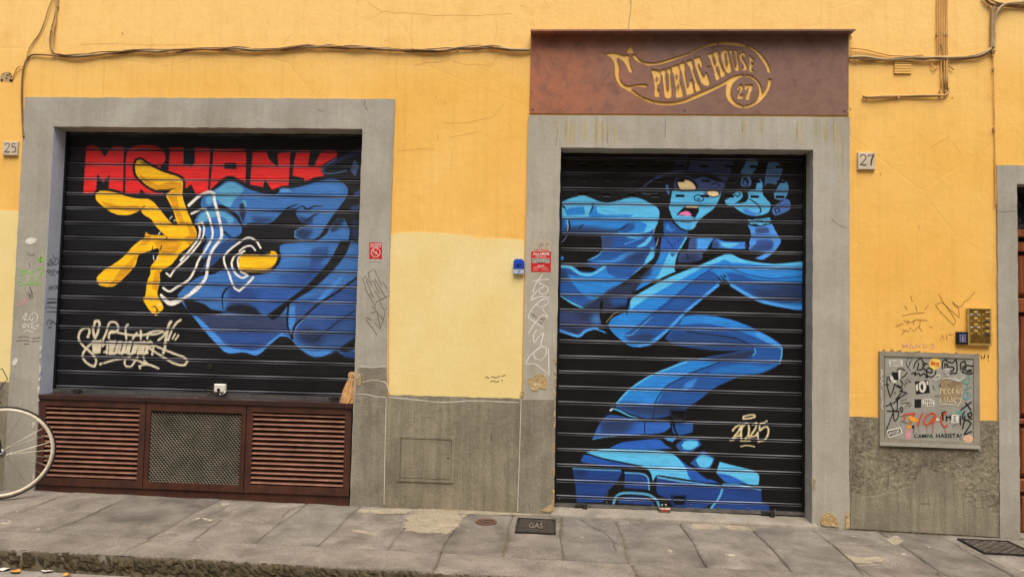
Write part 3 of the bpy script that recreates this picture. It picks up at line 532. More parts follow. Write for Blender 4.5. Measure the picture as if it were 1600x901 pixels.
    for w, q in ((2.6, ((430, 190), (440, 140), (560, 110), (680, 105), (690, 150), (580, 180), (450, 190))), (3, ((205, 450), (250, 390), (350, 320), (390, 350), (320, 480), (200, 620), (340, 560), (380, 520))), (3.2, ((420, 330), (500, 290), (400, 400), (390, 620))), (3.2, ((540, 300), (560, 400), (540, 560), (480, 620))),
                 (3, ((640, 320), (720, 280), (700, 400), (560, 600), (700, 560), (750, 490), (755, 640))), (2.8, ((810, 290), (880, 280), (945, 240))), (3, ((790, 310), (790, 450), (880, 380), (950, 360), (980, 430), (960, 560), (890, 650), (760, 690))), (1.8, ((380, 790), (520, 770), (680, 795))), (2.8, ((150, 660), (230, 650))), (2.8, ((380, 670), (580, 670)))):
        c.stroke(CR, w, t(*q), .95, .2)
    c.speckle(.03, 5)
    return c
# ---------------------------------------------------------------- surface materials
def wall_paint():
    m, nt, b = new_mat('yellow limewash'); pos = N(nt, 'ShaderNodeNewGeometry').outputs['Position']
    sep = N(nt, 'ShaderNodeSeparateXYZ'); nt.links.new(pos, sep.inputs[0])
    big = noise(nt, pos, .9, 5, .6, .5); mid = noise(nt, pos, 5., 6, .65)
    col = mix(nt, ramp(nt, big, ((.35, (0, 0, 0)), (.66, (1, 1, 1)))), lin((232, 178, 84)), lin((238, 190, 104)))
    # the coat above the cable run is paler
    zz = N(nt, 'ShaderNodeMath', operation='MULTIPLY_ADD'); nt.links.new(noise(nt, pos, 2.2, 4), zz.inputs[0]); zz.inputs[1].default_value = .12; nt.links.new(sep.outputs[2], zz.inputs[2])
    mr = N(nt, 'ShaderNodeMapRange'); mr.inputs[1].default_value = 3.2; mr.inputs[2].default_value = 3.62; nt.links.new(zz.outputs[0], mr.inputs[0])
    col = mix(nt, mr.outputs[0], col, lin((240, 197, 118)))
    col = mix(nt, ramp(nt, mid, ((.30, (.34, .34, .34)), (.5, (0, 0, 0)))), col, lin((218, 164, 78)))
    st = noise(nt, mapping(nt, pos, (22, 22, .9)), 1., 5, .65); col = mix(nt, 1., col, ramp(nt, st, ((.30, (.93, .925, .91)), (.5, (1, 1, 1)))), 'MULTIPLY')
    g = noise(nt, pos, 150, 2, .7); col = mix(nt, 1., col, ramp(nt, g, ((.32, (.86, .85, .82)), (.5, (1, 1, 1)), (.75, (1.05, 1.05, 1.05)))), 'MULTIPLY')
    dk = noise(nt, pos, 34, 3, .8); col = mix(nt, ramp(nt, dk, ((.70, (0, 0, 0)), (.735, (.55, .55, .55)))), col, lin((140, 96, 44)))
    nt.links.new(col, b.inputs['Base Color']); b.inputs['Roughness'].default_value = .88; b.inputs['Specular IOR Level'].default_value = .2
    p = bumpn(nt, b, noise(nt, pos, 95, 5, .7), .35, .005); p = bumpn(nt, b, noise(nt, pos, 14, 4, .6), .25, .012, p)
    vo = N(nt, 'ShaderNodeTexVoronoi', feature='DISTANCE_TO_EDGE'); vo.inputs['Scale'].default_value = 1.1
    wv = mix(nt, .25, pos, N(nt, 'ShaderNodeTexNoise').outputs['Color']); nt.links.new(wv, vo.inputs['Vector'])
    bumpn(nt, b, ramp(nt, vo.outputs[0], ((0, (0, 0, 0)), (.006, (1, 1, 1)))), .18, .004, p)
    return m
M_WALL = wall_paint()
M_CREAM = mat('pale yellow repaint', (232, 211, 148), (226, 200, 128), .85, 1.6, 120., .25, .004, fvar=.08)
M_GREY = mat('grey stone paint', (172, 167, 152), (148, 142, 126), .85, 1.7, 110., .3, .004, streak=.08, fvar=.16)
M_GREY_W = mat('weathered grey lintel', (178, 172, 156), (158, 150, 132), .85, 2.0, 110., .3, .004, streak=.10, fvar=.14)
M_DADO = mat('grey cement dado', (152, 143, 120), (124, 115, 96), .9, 2.4, 80., .55, .006, streak=.22, fvar=.26, spots=((92, 84, 68), 18., .69))
M_ROUGH = mat('rough pitted render', (152, 142, 118), (112, 103, 84), .95, 3.2, 46., .95, .014, streak=.15, fvar=.45, spots=((78, 70, 56), 24., .64))
M_JAMB = mat('weathered jamb stone', (150, 143, 124), (122, 114, 96), .88, 3., 90., .5, .006, streak=.18, fvar=.28, spots=((108, 100, 84), 20., .68))
M_OCHRE = mat('ochre stain', (184, 164, 108), (166, 156, 122), .85, 6., 80., .2, .003, streak=.3)
M_MORTAR = mat('pale mortar', (206, 200, 186), (176, 166, 146), .9, 8., 120., .3)
M_CHIP = mat('exposed plaster', (196, 172, 128), (170, 138, 84), .95, 18., 60., .9, .01, fvar=.35)
M_CRACK = flat('crack', (196, 146, 78), .95); M_GCRACK = flat('grey crack', (112, 105, 90), .95)
M_DARK = flat('dark interior', (16, 15, 14), .9); M_BLACK = flat('black plastic', (20, 20, 22), .45)
M_INK = flat('black marker ink', (26, 25, 26), .55); M_PENCIL = flat('grey pencil', (72, 70, 66), .7); M_WHITE = flat('white marker', (228, 224, 212), .6); M_GREEN = flat('green spray', (128, 200, 70), .6)
M_PINK = flat('pink marker', (206, 150, 156), .6); M_RED = flat('red print', (204, 30, 32), .5); M_ORED = flat('orange red spray', (206, 78, 46), .55); M_CREAMINK = flat('cream spray', (230, 206, 160), .6); M_TEAL = flat('teal marker', (84, 160, 136), .6); M_TEAL2 = flat('blue teal marker', (98, 166, 176), .6)
M_ORANGE = flat('orange sticker', (240, 160, 54), .5); M_YEL = flat('yellow sticker', (246, 206, 96), .5); M_PAPER = flat('paper', (222, 216, 200), .8); M_TAPE = flat('grey label paper', (176, 172, 160), .8)
M_BROWNINK = flat('brown scratch', (164, 114, 54), .9); M_PEACH = flat('peach sticker', (232, 190, 152), .6)
M_STEEL = mat('dull steel', (150, 148, 142), (112, 110, 104), .38, 12., 150., .15, .002, metal=.8); M_BRASS = mat('worn brass', (196, 156, 70), (140, 104, 40), .34, 26., 160., .25, .002, metal=.75); M_BRASSL = mat('polished brass', (226, 200, 132), (190, 156, 84), .3, 40., 160., .1, .001, metal=.6)
M_IRON = mat('dark iron', (66, 60, 54), (40, 36, 32), .6, 14., 120., .4, .003, metal=.5)
M_RUST = mat('brown painted steel', (84, 48, 32), (58, 34, 26), .5, 7., 120., .3, .003, streak=.25, spots=((112, 66, 40), 20., .66), spec=.4)
M_RUSTL = mat('dusty brown louvre', (150, 106, 86), (112, 74, 58), .55, 9., 140., .3, .002, fvar=.25)
M_LEDGE = mat('dark brown ledge', (62, 40, 34), (46, 30, 26), .42, 6., 130., .2, .002, spots=((120, 96, 84), 34., .70))
M_MESHM = mat('galvanised mesh', (128, 120, 102), (90, 84, 70), .5, 6., 200., .1, .001, metal=.3)
M_WOOL = mat('mottled grey backing', (58, 56, 50), (20, 20, 20), .95, 7., 30., .4)
M_STONE = mat('grey paving stone', (158, 147, 133), (112, 103, 92), .85, 4.2, 210., 1., .008, rnd=.2, fvar=.7, spots=((190, 178, 152), 5., .66))
M_KERB = mat('kerb stone', (160, 149, 134), (122, 112, 99), .85, 5., 210., 1., .008, rnd=.12, fvar=.7)
M_KERBF = mat('rough mossy kerb face', (92, 80, 56), (60, 52, 36), .95, 16., 40., 1., .02, fvar=.5)
M_JOINT = mat('sandy joint', (118, 106, 84), (92, 82, 64), .95, 12., 70., .7); M_ROAD = mat('street stone', (150, 143, 132), (126, 119, 108), .85, 4., 90., .6, .008, fvar=.25)
M_SILL = mat('door sill stone', (150, 141, 126), (120, 111, 97), .8, 5., 90., .5, .006, fvar=.25)
def chisel_mat():                                  # paving stone with tooled diagonal grooves
    m = mat('tooled paving stone', (154, 145, 132), (112, 104, 94), .82, 4.2, 210., .9, .008, rnd=.18, fvar=.65, spots=((188, 176, 152), 5., .66)); nt = m.node_tree; b = nt.nodes['Principled BSDF']
    pos = N(nt, 'ShaderNodeNewGeometry').outputs['Position']; rot = N(nt, 'ShaderNodeMapping'); rot.inputs['Rotation'].default_value = (0, 0, R(-38)); nt.links.new(pos, rot.inputs[0])
    wv = N(nt, 'ShaderNodeTexWave'); wv.inputs['Scale'].default_value = 14.; wv.inputs['Distortion'].default_value = 2.2; nt.links.new(rot.outputs[0], wv.inputs[0])
    h = mix(nt, ramp(nt, noise(nt, pos, 2.4, 3), ((.52, (0, 0, 0)), (.6, (1, 1, 1)))), (.5, .5, .5, 1), wv.outputs[1])
    bumpn(nt, b, h, .35, .006, b.inputs['Normal'].links[0].from_socket); return m
M_TOOL = chisel_mat()
def corten():
    m, nt, b = new_mat('weathering steel'); pos = N(nt, 'ShaderNodeNewGeometry').outputs['Position']; sep = N(nt, 'ShaderNodeSeparateXYZ'); nt.links.new(pos, sep.inputs[0])
    mr = N(nt, 'ShaderNodeMapRange'); mr.inputs[1].default_value = -.3; mr.inputs[2].default_value = 1.5
    ad = N(nt, 'ShaderNodeMath', operation='MULTIPLY_ADD'); nt.links.new(noise(nt, pos, 2.4, 5), ad.inputs[0]); ad.inputs[1].default_value = 1.3; nt.links.new(sep.outputs[0], ad.inputs[2]); nt.links.new(ad.outputs[0], mr.inputs[0])
    col = mix(nt, mr.outputs[0], lin((186, 104, 58)), lin((130, 98, 82)))
    col = mix(nt, ramp(nt, noise(nt, pos, 9, 6, .7, .6), ((.45, (0, 0, 0)), (.72, (.8, .8, .8)))), col, lin((108, 74, 60)))
    col = mix(nt, 1., col, ramp(nt, noise(nt, pos, 130, 3), ((.3, (.82, .82, .82)), (.7, (1.1, 1.1, 1.1)))), 'MULTIPLY')
    nt.links.new(col, b.inputs['Base Color']); b.inputs['Roughness'].default_value = .62; b.inputs['Specular IOR Level'].default_value = .3
    bumpn(nt, b, noise(nt, pos, 110, 4), .2, .002); return m
M_CORTEN = corten()
def wood():
    m, nt, b = new_mat('varnished door wood'); pos = N(nt, 'ShaderNodeNewGeometry').outputs['Position']
    gr = noise(nt, mapping(nt, pos, (60, 60, 3)), 1., 6, .6, 1.)
    col = mix(nt, ramp(nt, gr, ((.3, (0, 0, 0)), (.7, (1, 1, 1)))), lin((88, 44, 20)), lin((146, 78, 34)))
    nt.links.new(col, b.inputs['Base Color']); b.inputs['Roughness'].default_value = .4; bumpn(nt, b, gr, .15, .002); return m
M_WOOD = wood()
M_CABLE = [mat('beige cable', (206, 168, 104), (172, 134, 78), .6, 8., 90., .2), mat('brown cable', (146, 108, 64), (108, 78, 46), .6, 8., 90., .2), mat('grey cable', (178, 152, 108), (140, 120, 86), .55, 8., 90., .2)]
M_YCABLE = mat('cable painted yellow', (228, 178, 100), (200, 150, 78), .7, 8., 90., .2)
def paint_mat(name, ribs):
    m, nt, b = new_mat(name); at = N(nt, 'ShaderNodeAttribute', attribute_name='paint'); pos = N(nt, 'ShaderNodeNewGeometry').outputs['Position']
    col = mix(nt, 1., at.outputs['Color'], ramp(nt, noise(nt, mapping(nt, pos, (6, 6, 40)), 1., 4), ((.3, (.86, .86, .86)), (.7, (1.08, 1.08, 1.08)))), 'MULTIPLY')
    du = noise(nt, pos, 60, 4, .75); col = mix(nt, ramp(nt, du, ((.70, (0, 0, 0)), (.74, (.25, .25, .25)))), col, lin((120, 112, 100)))
    nt.links.new(col, b.inputs['Base Color']); b.inputs['Specular IOR Level'].default_value = .34
    nt.links.new(ramp(nt, noise(nt, pos, 5, 4), ((.3, (.34, .34, .34)), (.7, (.5, .5, .5)))), b.inputs['Roughness'])
    p = bumpn(nt, b, noise(nt, pos, 70, 3), .08, .003); p = bumpn(nt, b, noise(nt, mapping(nt, pos, (1.2, 1, 9)), 1., 3), .25, .02, p)
    if ribs:
        s = N(nt, 'ShaderNodeSeparateXYZ'); nt.links.new(pos, s.inputs[0]); a = N(nt, 'ShaderNodeMath', operation='MULTIPLY'); nt.links.new(s.outputs[2], a.inputs[0]); a.inputs[1].default_value = 2 * math.pi / .0147
        q = N(nt, 'ShaderNodeMath', operation='SINE'); nt.links.new(a.outputs[0], q.inputs[0]); bumpn(nt, b, q.outputs[0], .5, .0016, p)
    return m
M_PAINTW, M_PAINTD = paint_mat('painted ribbed shutter', True), paint_mat('painted flat shutter', False)

# ---------------------------------------------------------------- ground: street, kerb, pavement
def ground_quad(x0, x1, y0, y1, dz, thick): # sheet following the fall of the street
    m = MB(); n = len(m.v)
    return m.add([(x, y, gz(x) + dz - t) for t in (0, thick) for (x, y) in ((x0, y0), (x1, y0), (x1, y1), (x0, y1))], [(0, 1, 2, 3), (7, 6, 5, 4), (0, 4, 5, 1), (1, 5, 6, 2), (2, 6, 7, 3), (3, 7, 4, 0)])
struct(ground_quad(-60, 60, -60, 12, -.118, .2).build('street', M_ROAD))
pave = struct(ground_quad(-14, 14, -1.30, .12, -.012, .12).build('pavement', M_JOINT))
def slab(name, x0, x1, y0, y1, mat_, parent, dz=0., jit=.006, gap=.006, h=.05, nx=16, ny=16, seed=0, relief=.0022, front=None):
    """a stone with rounded worn edges and a slightly hollow, uneven top"""
    rg = random.Random(seed); sk = [rg.uniform(-jit, jit) for _ in range(4)]; tilt = rg.uniform(-.004, .004), rg.uniform(-.004, .004); ph = [rg.uniform(0, 6.3) for _ in range(4)]
    v = []; f = []; b = .011
    us = [0, b] + [b + (1 - 2 * b) * i / nx for i in range(1, nx)] + [1 - b, 1]
    W, D = x1 - x0 - gap, y1 - y0 - gap
    for j, vv in enumerate(us):
        for i, uu in enumerate(us):
            x = x0 + gap / 2 + uu * W + sk[0] * (1 - vv) + sk[1] * vv; y = y0 + gap / 2 + vv * D + sk[2] * (1 - uu) + sk[3] * uu
            e = (i in (0, len(us) - 1)) or (j in (0, len(us) - 1))
            z = gz(x) + dz + tilt[0] * (uu - .5) + tilt[1] * (vv - .5) + relief * (math.sin(5 * uu + ph[0]) * math.sin(4 * vv + ph[1]) + .6 * math.sin(11 * uu + 7 * vv + ph[2])) - (.007 + rg.uniform(0, .005) if e else 0)
            if i < 2 or i > len(us) - 3: x += .006 * math.sin(9 * y + (x0 if i < 2 else x1) * 40) + (rg.uniform(-.003, .003) if e else 0)
            if e: y += rg.uniform(-.003, .003)
            v.append((x, y, z))
    n = len(us); f = [(j * n + i, j * n + i + 1, (j + 1) * n + i + 1, (j + 1) * n + i) for j in range(n - 1) for i in range(n - 1)]
    ring = [i for i in range(n)] + [j * n + n - 1 for j in range(1, n)] + [(n - 1) * n + i for i in range(n - 2, -1, -1)] + [j * n for j in range(n - 2, 0, -1)]
    k = len(v); v += [(v[i][0], v[i][1], v[i][2] - h) for i in ring]; m_ = len(ring)
    f += [(ring[i], k + i, k + (i + 1) % m_, ring[(i + 1) % m_]) for i in range(m_)]
    return MB().add(v, f).build(name, mat_, parent, True)
XS = [-3.589, -3.102, -2.45, -1.791, -1.392, -.963, -.637, -.267, .079, .477, .931, 1.419, 1.855, 2.33, 2.731, 3.35]
x = XS[0]
while x > -7.5: x -= random.uniform(.42, .72); XS.insert(0, x)
x = XS[-1]
while x < 7.5: x += random.uniform(.42, .72); XS.append(x)
for i, (a, b_) in enumerate(zip(XS, XS[1:])):
    tool = a > 1.3 or i % 5 == 1
    split = .5 < a < .6 or 1.8 < a < 1.9 or -1.0 < a < -.9 or random.random() < .12
    y_mid = -.34 - random.uniform(-.06, .06)
    if split:
        slab('paving_slab', a, b_, -.985, y_mid, M_STONE, pave, random.uniform(-.004, .003), seed=i); slab('paving_slab', a, b_, y_mid, -.012, M_TOOL if tool else M_STONE, pave, random.uniform(-.003, .004), seed=i + 100)
    else: slab('paving_slab', a, b_, -.985, -.012, M_TOOL if tool else M_STONE, pave, random.uniform(-.004, .004), seed=i)
kerb = struct(ground_quad(-14, 14, -1.285, -1.0, -.03, .14).build('kerb', M_JOINT))
KX = [-7.4, -6.1, -4.4, -2.43, -.64, .495, 1.9, 3.5, 5.0, 6.6]
for i, (a, b_) in enumerate(zip(KX, KX[1:])):
    o = slab('kerb_stone', a, b_, -1.30, -.985, M_KERB, kerb, random.uniform(-.003, .003), .004, .007, .05, 24, 8, seed=200 + i)
    m = MB(); rg = random.Random(i); nx = int((b_ - a) / .018); nz = 9; v = []       # the split, mossy front of the stone
    for j in range(nz):
        for k in range(nx + 1):
            t = j / (nz - 1); xx = a + .004 + (b_ - a - .008) * k / nx
            v.append((xx, -1.296 - .010 * math.sin(math.pi * min(1, t * 1.3)) + rg.uniform(-.009, .009) * (0.3 if j == 0 else 1), gz(xx) - .006 - t * .135 + rg.uniform(-.004, .004)))
    m.add(v, [(j * (nx + 1) + k, j * (nx + 1) + k + 1, (j + 1) * (nx + 1) + k + 1, (j + 1) * (nx + 1) + k) for j in range(nz - 1) for k in range(nx)])
    m.build('rough_face', M_KERBF, o, False)

# cracks, stains and mortar smears on the paving, each its own mark lying on the stones
def on_ground(pts, wpx, m, name, dz=.0052, close=False, lab=None):
    p = [G(a, b) for a, b in pts]; rg = random.Random(len(pts) + int(pts[0][0])); q = MB()
    if close:                                      # feathered: strength 1 inside, 0 at the rim
        rim = [G(*t) for t in smooth(pts, True, 4).tolist()]; c_ = sum(rim) / len(rim); n = len(rim); v = []
        for f_ in (1.25, .95, .6, .25): v += [(c_[0] + (a[0] - c_[0]) * f_, c_[1] + (a[1] - c_[1]) * f_, gz(c_[0] + (a[0] - c_[0]) * f_) + dz) for a in rim]
        q.add(v, [(k * n + i, k * n + (i + 1) % n, (k + 1) * n + (i + 1) % n, (k + 1) * n + i) for k in range(3) for i in range(n)] + [tuple(3 * n + i for i in range(n))])
        o = q.build(name, m, pave); at = o.data.color_attributes.new('soft', 'FLOAT_COLOR', 'POINT'); at.data.foreach_set('color', np.repeat([0., .45, .9, 1.], n).repeat(4)); return o
    else:
        L = []
        for a, b in zip(p, p[1:]):
            for k in range(6): L.append(a + (b - a) * k / 6 + np.array([rg.uniform(-.006, .006), rg.uniform(-.006, .006), 0]))
        L.append(p[-1]); v = []; n = len(L)
        for s_ in (1, -1):
            for i in range(n):
                t = L[min(n - 1, i + 1)] - L[max(0, i - 1)]; t = t / np.linalg.norm(t); w_ = wpx * .0047 * .5 * rg.uniform(.5, 1.2) * (1 if 0 < i < n - 1 else .2); v.append((L[i][0] - s_ * t[1] * w_, L[i][1] + s_ * t[0] * w_, gz(L[i][0]) + dz))
        q.add(v, [(i, i + 1, n + i + 1, n + i) for i in range(n - 1)])
    return q.build(name, m, pave)
M_GAP = mat('dark dirt in crack', (62, 54, 44), (48, 42, 34), .95, 20.); M_SMEAR = mat('sandy mortar smear', (204, 188, 158), (170, 156, 130), .95, 9., 90., .6, .006, fvar=.35)
def feather(m):
    nt = m.node_tree; b = nt.nodes['Principled BSDF']; out = nt.nodes['Material Output']; tr = N(nt, 'ShaderNodeBsdfTransparent'); mx = N(nt, 'ShaderNodeMixShader'); at = N(nt, 'ShaderNodeAttribute', attribute_name='soft'); pos = N(nt, 'ShaderNodeNewGeometry').outputs['Position']
    s_ = N(nt, 'ShaderNodeMath', operation='MULTIPLY_ADD'); nt.links.new(noise(nt, pos, 16, 6, .7), s_.inputs[0]); s_.inputs[1].default_value = 1.3; nt.links.new(at.outputs['Fac'], s_.inputs[2])
    nt.links.new(ramp(nt, s_.outputs[0], ((.80, (0, 0, 0)), (1.1, (.5, .5, .5)))), mx.inputs[0]); nt.links.new(tr.outputs[0], mx.inputs[1]); nt.links.new(b.outputs[0], mx.inputs[2]); nt.links.new(mx.outputs[0], out.inputs[0])
feather(M_SMEAR)
for p in ([(101, 773), (60, 790), (0, 816)], [(195, 780), (150, 801), (112, 818)], [(360, 788), (345, 797), (312, 812), (290, 822)], [(347, 812), (330, 823), (300, 846)], [(440, 808), (452, 797), (480, 788)], [(905, 811), (930, 826), (945, 832), (958, 846), (962, 862)], [(1287, 841), (1300, 850), (1330, 876), (1352, 901)], [(1352, 874), (1385, 884), (1330, 886)], [(1440, 880), (1452, 887), (1462, 893), (1470, 900)], [(575, 820), (600, 818), (640, 815)], [(262, 836), (280, 831), (290, 827)], [(1490, 848), (1530, 866), (1570, 886)]): on_ground(p, 1.1, M_GAP, 'crack')
for p in ([(636, 815), (650, 800), (712, 799), (722, 806), (704, 830), (660, 831), (634, 828)], [(548, 830), (570, 835), (588, 838), (580, 832), (560, 829)], [(565, 797), (640, 795), (720, 797), (800, 800), (860, 801), (850, 805), (760, 804), (680, 802), (600, 803)], [(1070, 822), (1110, 818), (1170, 824), (1172, 829), (1110, 827), (1075, 828)], [(1385, 843), (1402, 838), (1410, 846), (1398, 851)], [(1320, 866), (1345, 872), (1372, 870), (1380, 878), (1340, 880)]): on_ground(p, 0, M_SMEAR, 'mortar_smear', .0048, True)
# ---------------------------------------------------------------- the house across the street (unseen, added behind the camera to shape reflections and street light)
opp = thing('building', 'unseen tan plastered house added across the street to shape light and reflections', 'building', (0, -8, 0))
M_OPP = mat('tan plaster', (176, 150, 112), (152, 128, 96), .9, 1.2, 60., .3); M_SHUT = mat('green window shutter', (52, 74, 60), (40, 58, 48), .6, 8.)
hol = [[(x_ - .55, z_), (x_ + .55, z_), (x_ + .55, z_ + 1.9), (x_ - .55, z_ + 1.9)] for z_ in (1.0, 4.6) for x_ in (-9, -6, -3, 0, 3, 6, 9)]
MB().plate([(-11, -.2), (11, -.2), (11, 7.6), (-11, 7.6)], hol, -8, -8.3).build('wall', M_OPP, opp)
MB().box(-11.1, 11.1, -8.3, -7.75, 7.6, 7.75).build('cornice', M_OPP, opp)
for h_ in hol:
    (a, b), (c, d) = h_[0], h_[2]; wn = MB().box(a, c, -8.22, -8.18, b, d).build('window', M_DARK, opp)
    for s_ in (-1, 1): MB().box(*sorted(((a + c) / 2 + s_ * .02, (a + c) / 2 + s_ * .54)), -8.16, -8.12, b + .02, d - .02).build('shutter', M_SHUT, wn)
# ---------------------------------------------------------------- the building front
bld = thing('building', 'yellow plastered building front with grey stone door and window surrounds', 'building', (0, 0, 0))
wall_o = [(-8, -.12), (-4.13, -.12), (-4.13, 3.03), (-1.25, 3.03), (-1.25, -.12), (-.195, -.12), (-.195, 2.907), (2.105, 2.907), (2.105, -.12), (3.17, -.12), (3.17, 2.57), (4.72, 2.57), (4.72, -.12), (8, -.12), (8, 7), (-8, 7)]
wall = MB().plate(wall_o, (), 0, .3).build('wall', M_WALL, bld)
def surround(x0, x1, zt_, ix0, ix1, izt, m, name='surround', seed=1, y0=-.014):
    o = [(x0, -.1), (x0, zt_), (x1, zt_), (x1, -.1), (ix1, -.1), (ix1, izt), (ix0, izt), (ix0, -.1)]
    return MB().plate(wob(o, .0022, .05, seed), (), y0, .27).build(name, m, bld)
s_win = surround(-4.148, -1.23, 3.05, -3.906, -1.471, 2.82, M_GREY, 'window_surround', 1)
s_dor = surround(-.215, 2.125, 2.932, .03, 1.865, 2.69, M_GREY_W, 'door_surround', 2)
s_rgt = surround(3.155, 4.74, 2.59, 3.292, 4.6, 2.456, M_GREY, 'door_surround', 3)
MB().box(-3.9055, -3.9025, -.0135, .145, .72, 2.817).build('reveal_sky_tint', mat('blue grey skylight tint', (186, 192, 200), (168, 172, 178), .8, 3., 110., .25), s_win)  # added sheet; its blue-grey colour stands in for skylight on the reveal
def dado(x0, x1, z1, m, seed): return MB().plate(wob([(x0, -.1), (x1, -.1), (x1, z1), (x0, z1)], .003, .04, seed), (), -.009, .05).build('dado', m, bld)
d_mid = dado(-1.2285, -.2165, .828, M_DADO, 4); d_rgt = dado(2.1265, 3.1535, .768, M_ROUGH, 5); dado(-8, -4.1495, .84, M_DADO, 6); dado(4.7415, 8, .75, M_DADO, 7)
MB().pxplate([(609, 367), (625, 363.5), (655, 362), (690, 364), (715, 365.5), (735, 368), (745, 371.5), (760, 372), (800, 373), (819.5, 375.5), (814.5, 630), (700, 626), (608, 624)], 0, .003, False).build('paint_patch', M_CREAM, wall)
MB().pxplate([(-90, 322), (-40, 330), (0, 328), (26, 329), (31.5, 331), (18.5, 598), (0, 596), (-90, 592)], 0, .003).build('paint_patch', M_CREAM, wall)
# the smoother end of the right dado, and the plain jamb stones
def deco(name, m, parent, fn):                    # every mark laid down by fn becomes a part of its own
    q = MB(); cut_ = []; add0 = q.add
    def add(vs, fs): cut_.append((len(q.v), len(q.f))); return add0(vs, fs)
    q.add = add; fn(q); cut_.append((len(q.v), len(q.f)))
    for (a, b), (c, d) in zip(cut_, cut_[1:]):
        s_ = MB(); s_.v = q.v[a:c]; s_.f = [tuple(i - a for i in f) for f in q.f[b:d]]; o = s_.build(name, m, parent)
    return o
deco('plaster_band', M_DADO, d_rgt, lambda q: (q.pxplate([(1330, 770), (1360, 775), (1420, 760), (1440, 730), (1480, 745), (1520, 790), (1556, 800), (1558, 838), (1329, 825)], -.009, .004, True)))

F0 = -.0142                                        # front plane of the surrounds
for st_px in ([(559, 575), (603.5, 575), (606.5, 592), (592, 593), (578, 593), (566, 595.5), (558.5, 590)], [(556.5, 600), (566, 598.5), (580, 595.8), (592, 596), (602, 599), (605.5, 606), (603, 617.5), (588, 617), (572, 613.6), (555.5, 613.5)], [(554.8, 616.5), (572, 617), (588, 620.5), (602.3, 621.5), (600.8, 690), (598.8, 796), (547.4, 796), (551, 700)]): MB().pxplate(st_px, F0, .003).build('jamb_stone', M_JAMB, s_win)
MB().pxplate([(814.2, 624), (867.2, 624), (866.4, 700), (865, 800), (807.5, 806), (811, 710)], F0, .003).build('jamb_stone', M_JAMB, s_dor)
deco('ochre_stain', M_OCHRE, s_dor, lambda q: [q.ribbon([(x, 184 + random.uniform(0, 6)), (x + random.uniform(-1, 1), 205), (x, 184 + h)], w_, F0, taper=True) for x, h, w_ in ((848, 24, 2), (870, 28, 2.4), (885, 42, 6), (893, 46, 5), (899, 36, 3), (914, 36, 4), (932, 44, 6), (941, 42, 4), (949, 40, 4), (961, 44, 4), (1046, 20, 1.5), (1160, 20, 2), (1166, 34, 2.4), (1190, 26, 2.2), (1246, 40, 3), (1252, 44, 2), (1276, 30, 3), (1290, 38, 3.4), (1304, 44, 4), (1310, 140, 1.4), (1316, 90, 1.6))])
deco('mortar_joint', M_MORTAR, s_win, lambda q: (q.ribbon([(561, 572), (580, 573.5), (604, 572)], 2, F0 - .0032), q.ribbon([(566, 597), (580, 594), (592, 594.5), (602, 597.5), (606, 604), (608, 613)], 1.8, F0 - .0032), q.ribbon([(557, 615), (572, 615.5), (588, 619), (603, 620)], 1.8, F0 - .0032),
     q.ribbon([(603.5, 622), (602, 680), (600, 788)], 1.5, F0 - .0032), q.ribbon([(607, 375), (606, 480), (605, 600)], .9, F0 - .0032)))
deco('chipped_plaster', M_CHIP, s_win, lambda q: [q.pxplate(p, F0, .0055, True) for p in ([(558, 582), (562, 580), (564, 590), (564, 600), (560, 603), (557, 598)],)])
deco('chipped_edge', M_MORTAR, s_win, lambda q: [q.pxplate([(x + random.uniform(-1, 0), y), (x + 2.6, y + random.uniform(0, 2)), (x + 1.8 + random.uniform(-.5, 1), y + h * .6), (x + 1.2, y + h), (x - .8, y + h * .8)], F0, .0045) for x, y, h in ((63, 541, 9), (62.5, 555, 5), (62, 571, 14), (61, 590, 6), (60, 604, 12), (60.5, 620, 7), (52, 660, 9), (52, 740, 12))])
deco('filler_patch', M_PAPER, s_win, lambda q: (q.pxplate([(40, 375), (48, 371), (58, 373), (55, 379), (47, 382), (41, 380)], F0, .002, True), q.pxplate([(20, 563), (25, 559), (28, 563), (24, 570), (19, 570)], F0, .002, True)))
deco('mortar_joint', M_MORTAR, s_dor, lambda q: (q.ribbon([(814.2, 622), (812, 700), (808.5, 798)], 1.4, F0 - .0032),))
deco('crack_line', M_MORTAR, d_mid, lambda q: (q.ribbon([(607, 620), (640, 623), (690, 628), (740, 625.5), (811, 628.5)], 1.6, -.0092),))
deco('filler_patch', M_CHIP, s_dor, lambda q: (q.pxplate([(824.5, 592), (833, 589), (838, 584), (848, 585), (856, 594), (854, 608), (844, 606), (840, 611), (831, 609), (826, 600)], F0, .0025), q.pxplate([(813, 612), (819, 611), (819, 619), (814, 620)], F0, .0025)))
deco('chipped_edge', M_CHIP, s_dor, lambda q: [q.pxplate([(x - 3, y + 1), (x + .4, y), (x + .2, y + h), (x - 2.2, y + h * .9), (x - 1.4, y + h * .5)], F0, .0045) for x, y, h in ((869.5, 560, 8), (869, 580, 5), (868.8, 590, 16), (868.3, 612, 10), (867.6, 640, 12), (867, 662, 6), (866.8, 690, 18), (866.4, 730, 14), (866, 764, 20), (865.5, 782, 12))])
deco('broken_plaster', M_CHIP, s_dor, lambda q: (q.pxplate([(1282, 812), (1288, 802), (1297, 799), (1304, 806), (1311, 817), (1309, 823), (1297, 821), (1286, 820)], F0, .0065, True), q.pxplate([(1321, 806), (1325, 796), (1327, 805), (1327.5, 824), (1320, 826)], F0, .0065), q.pxplate([(1270.5, 746), (1274, 748), (1275, 760), (1271, 764)], F0, .0055), q.pxplate([(846, 797), (856, 790), (865, 787), (865, 797), (856, 799)], F0, .0065)))
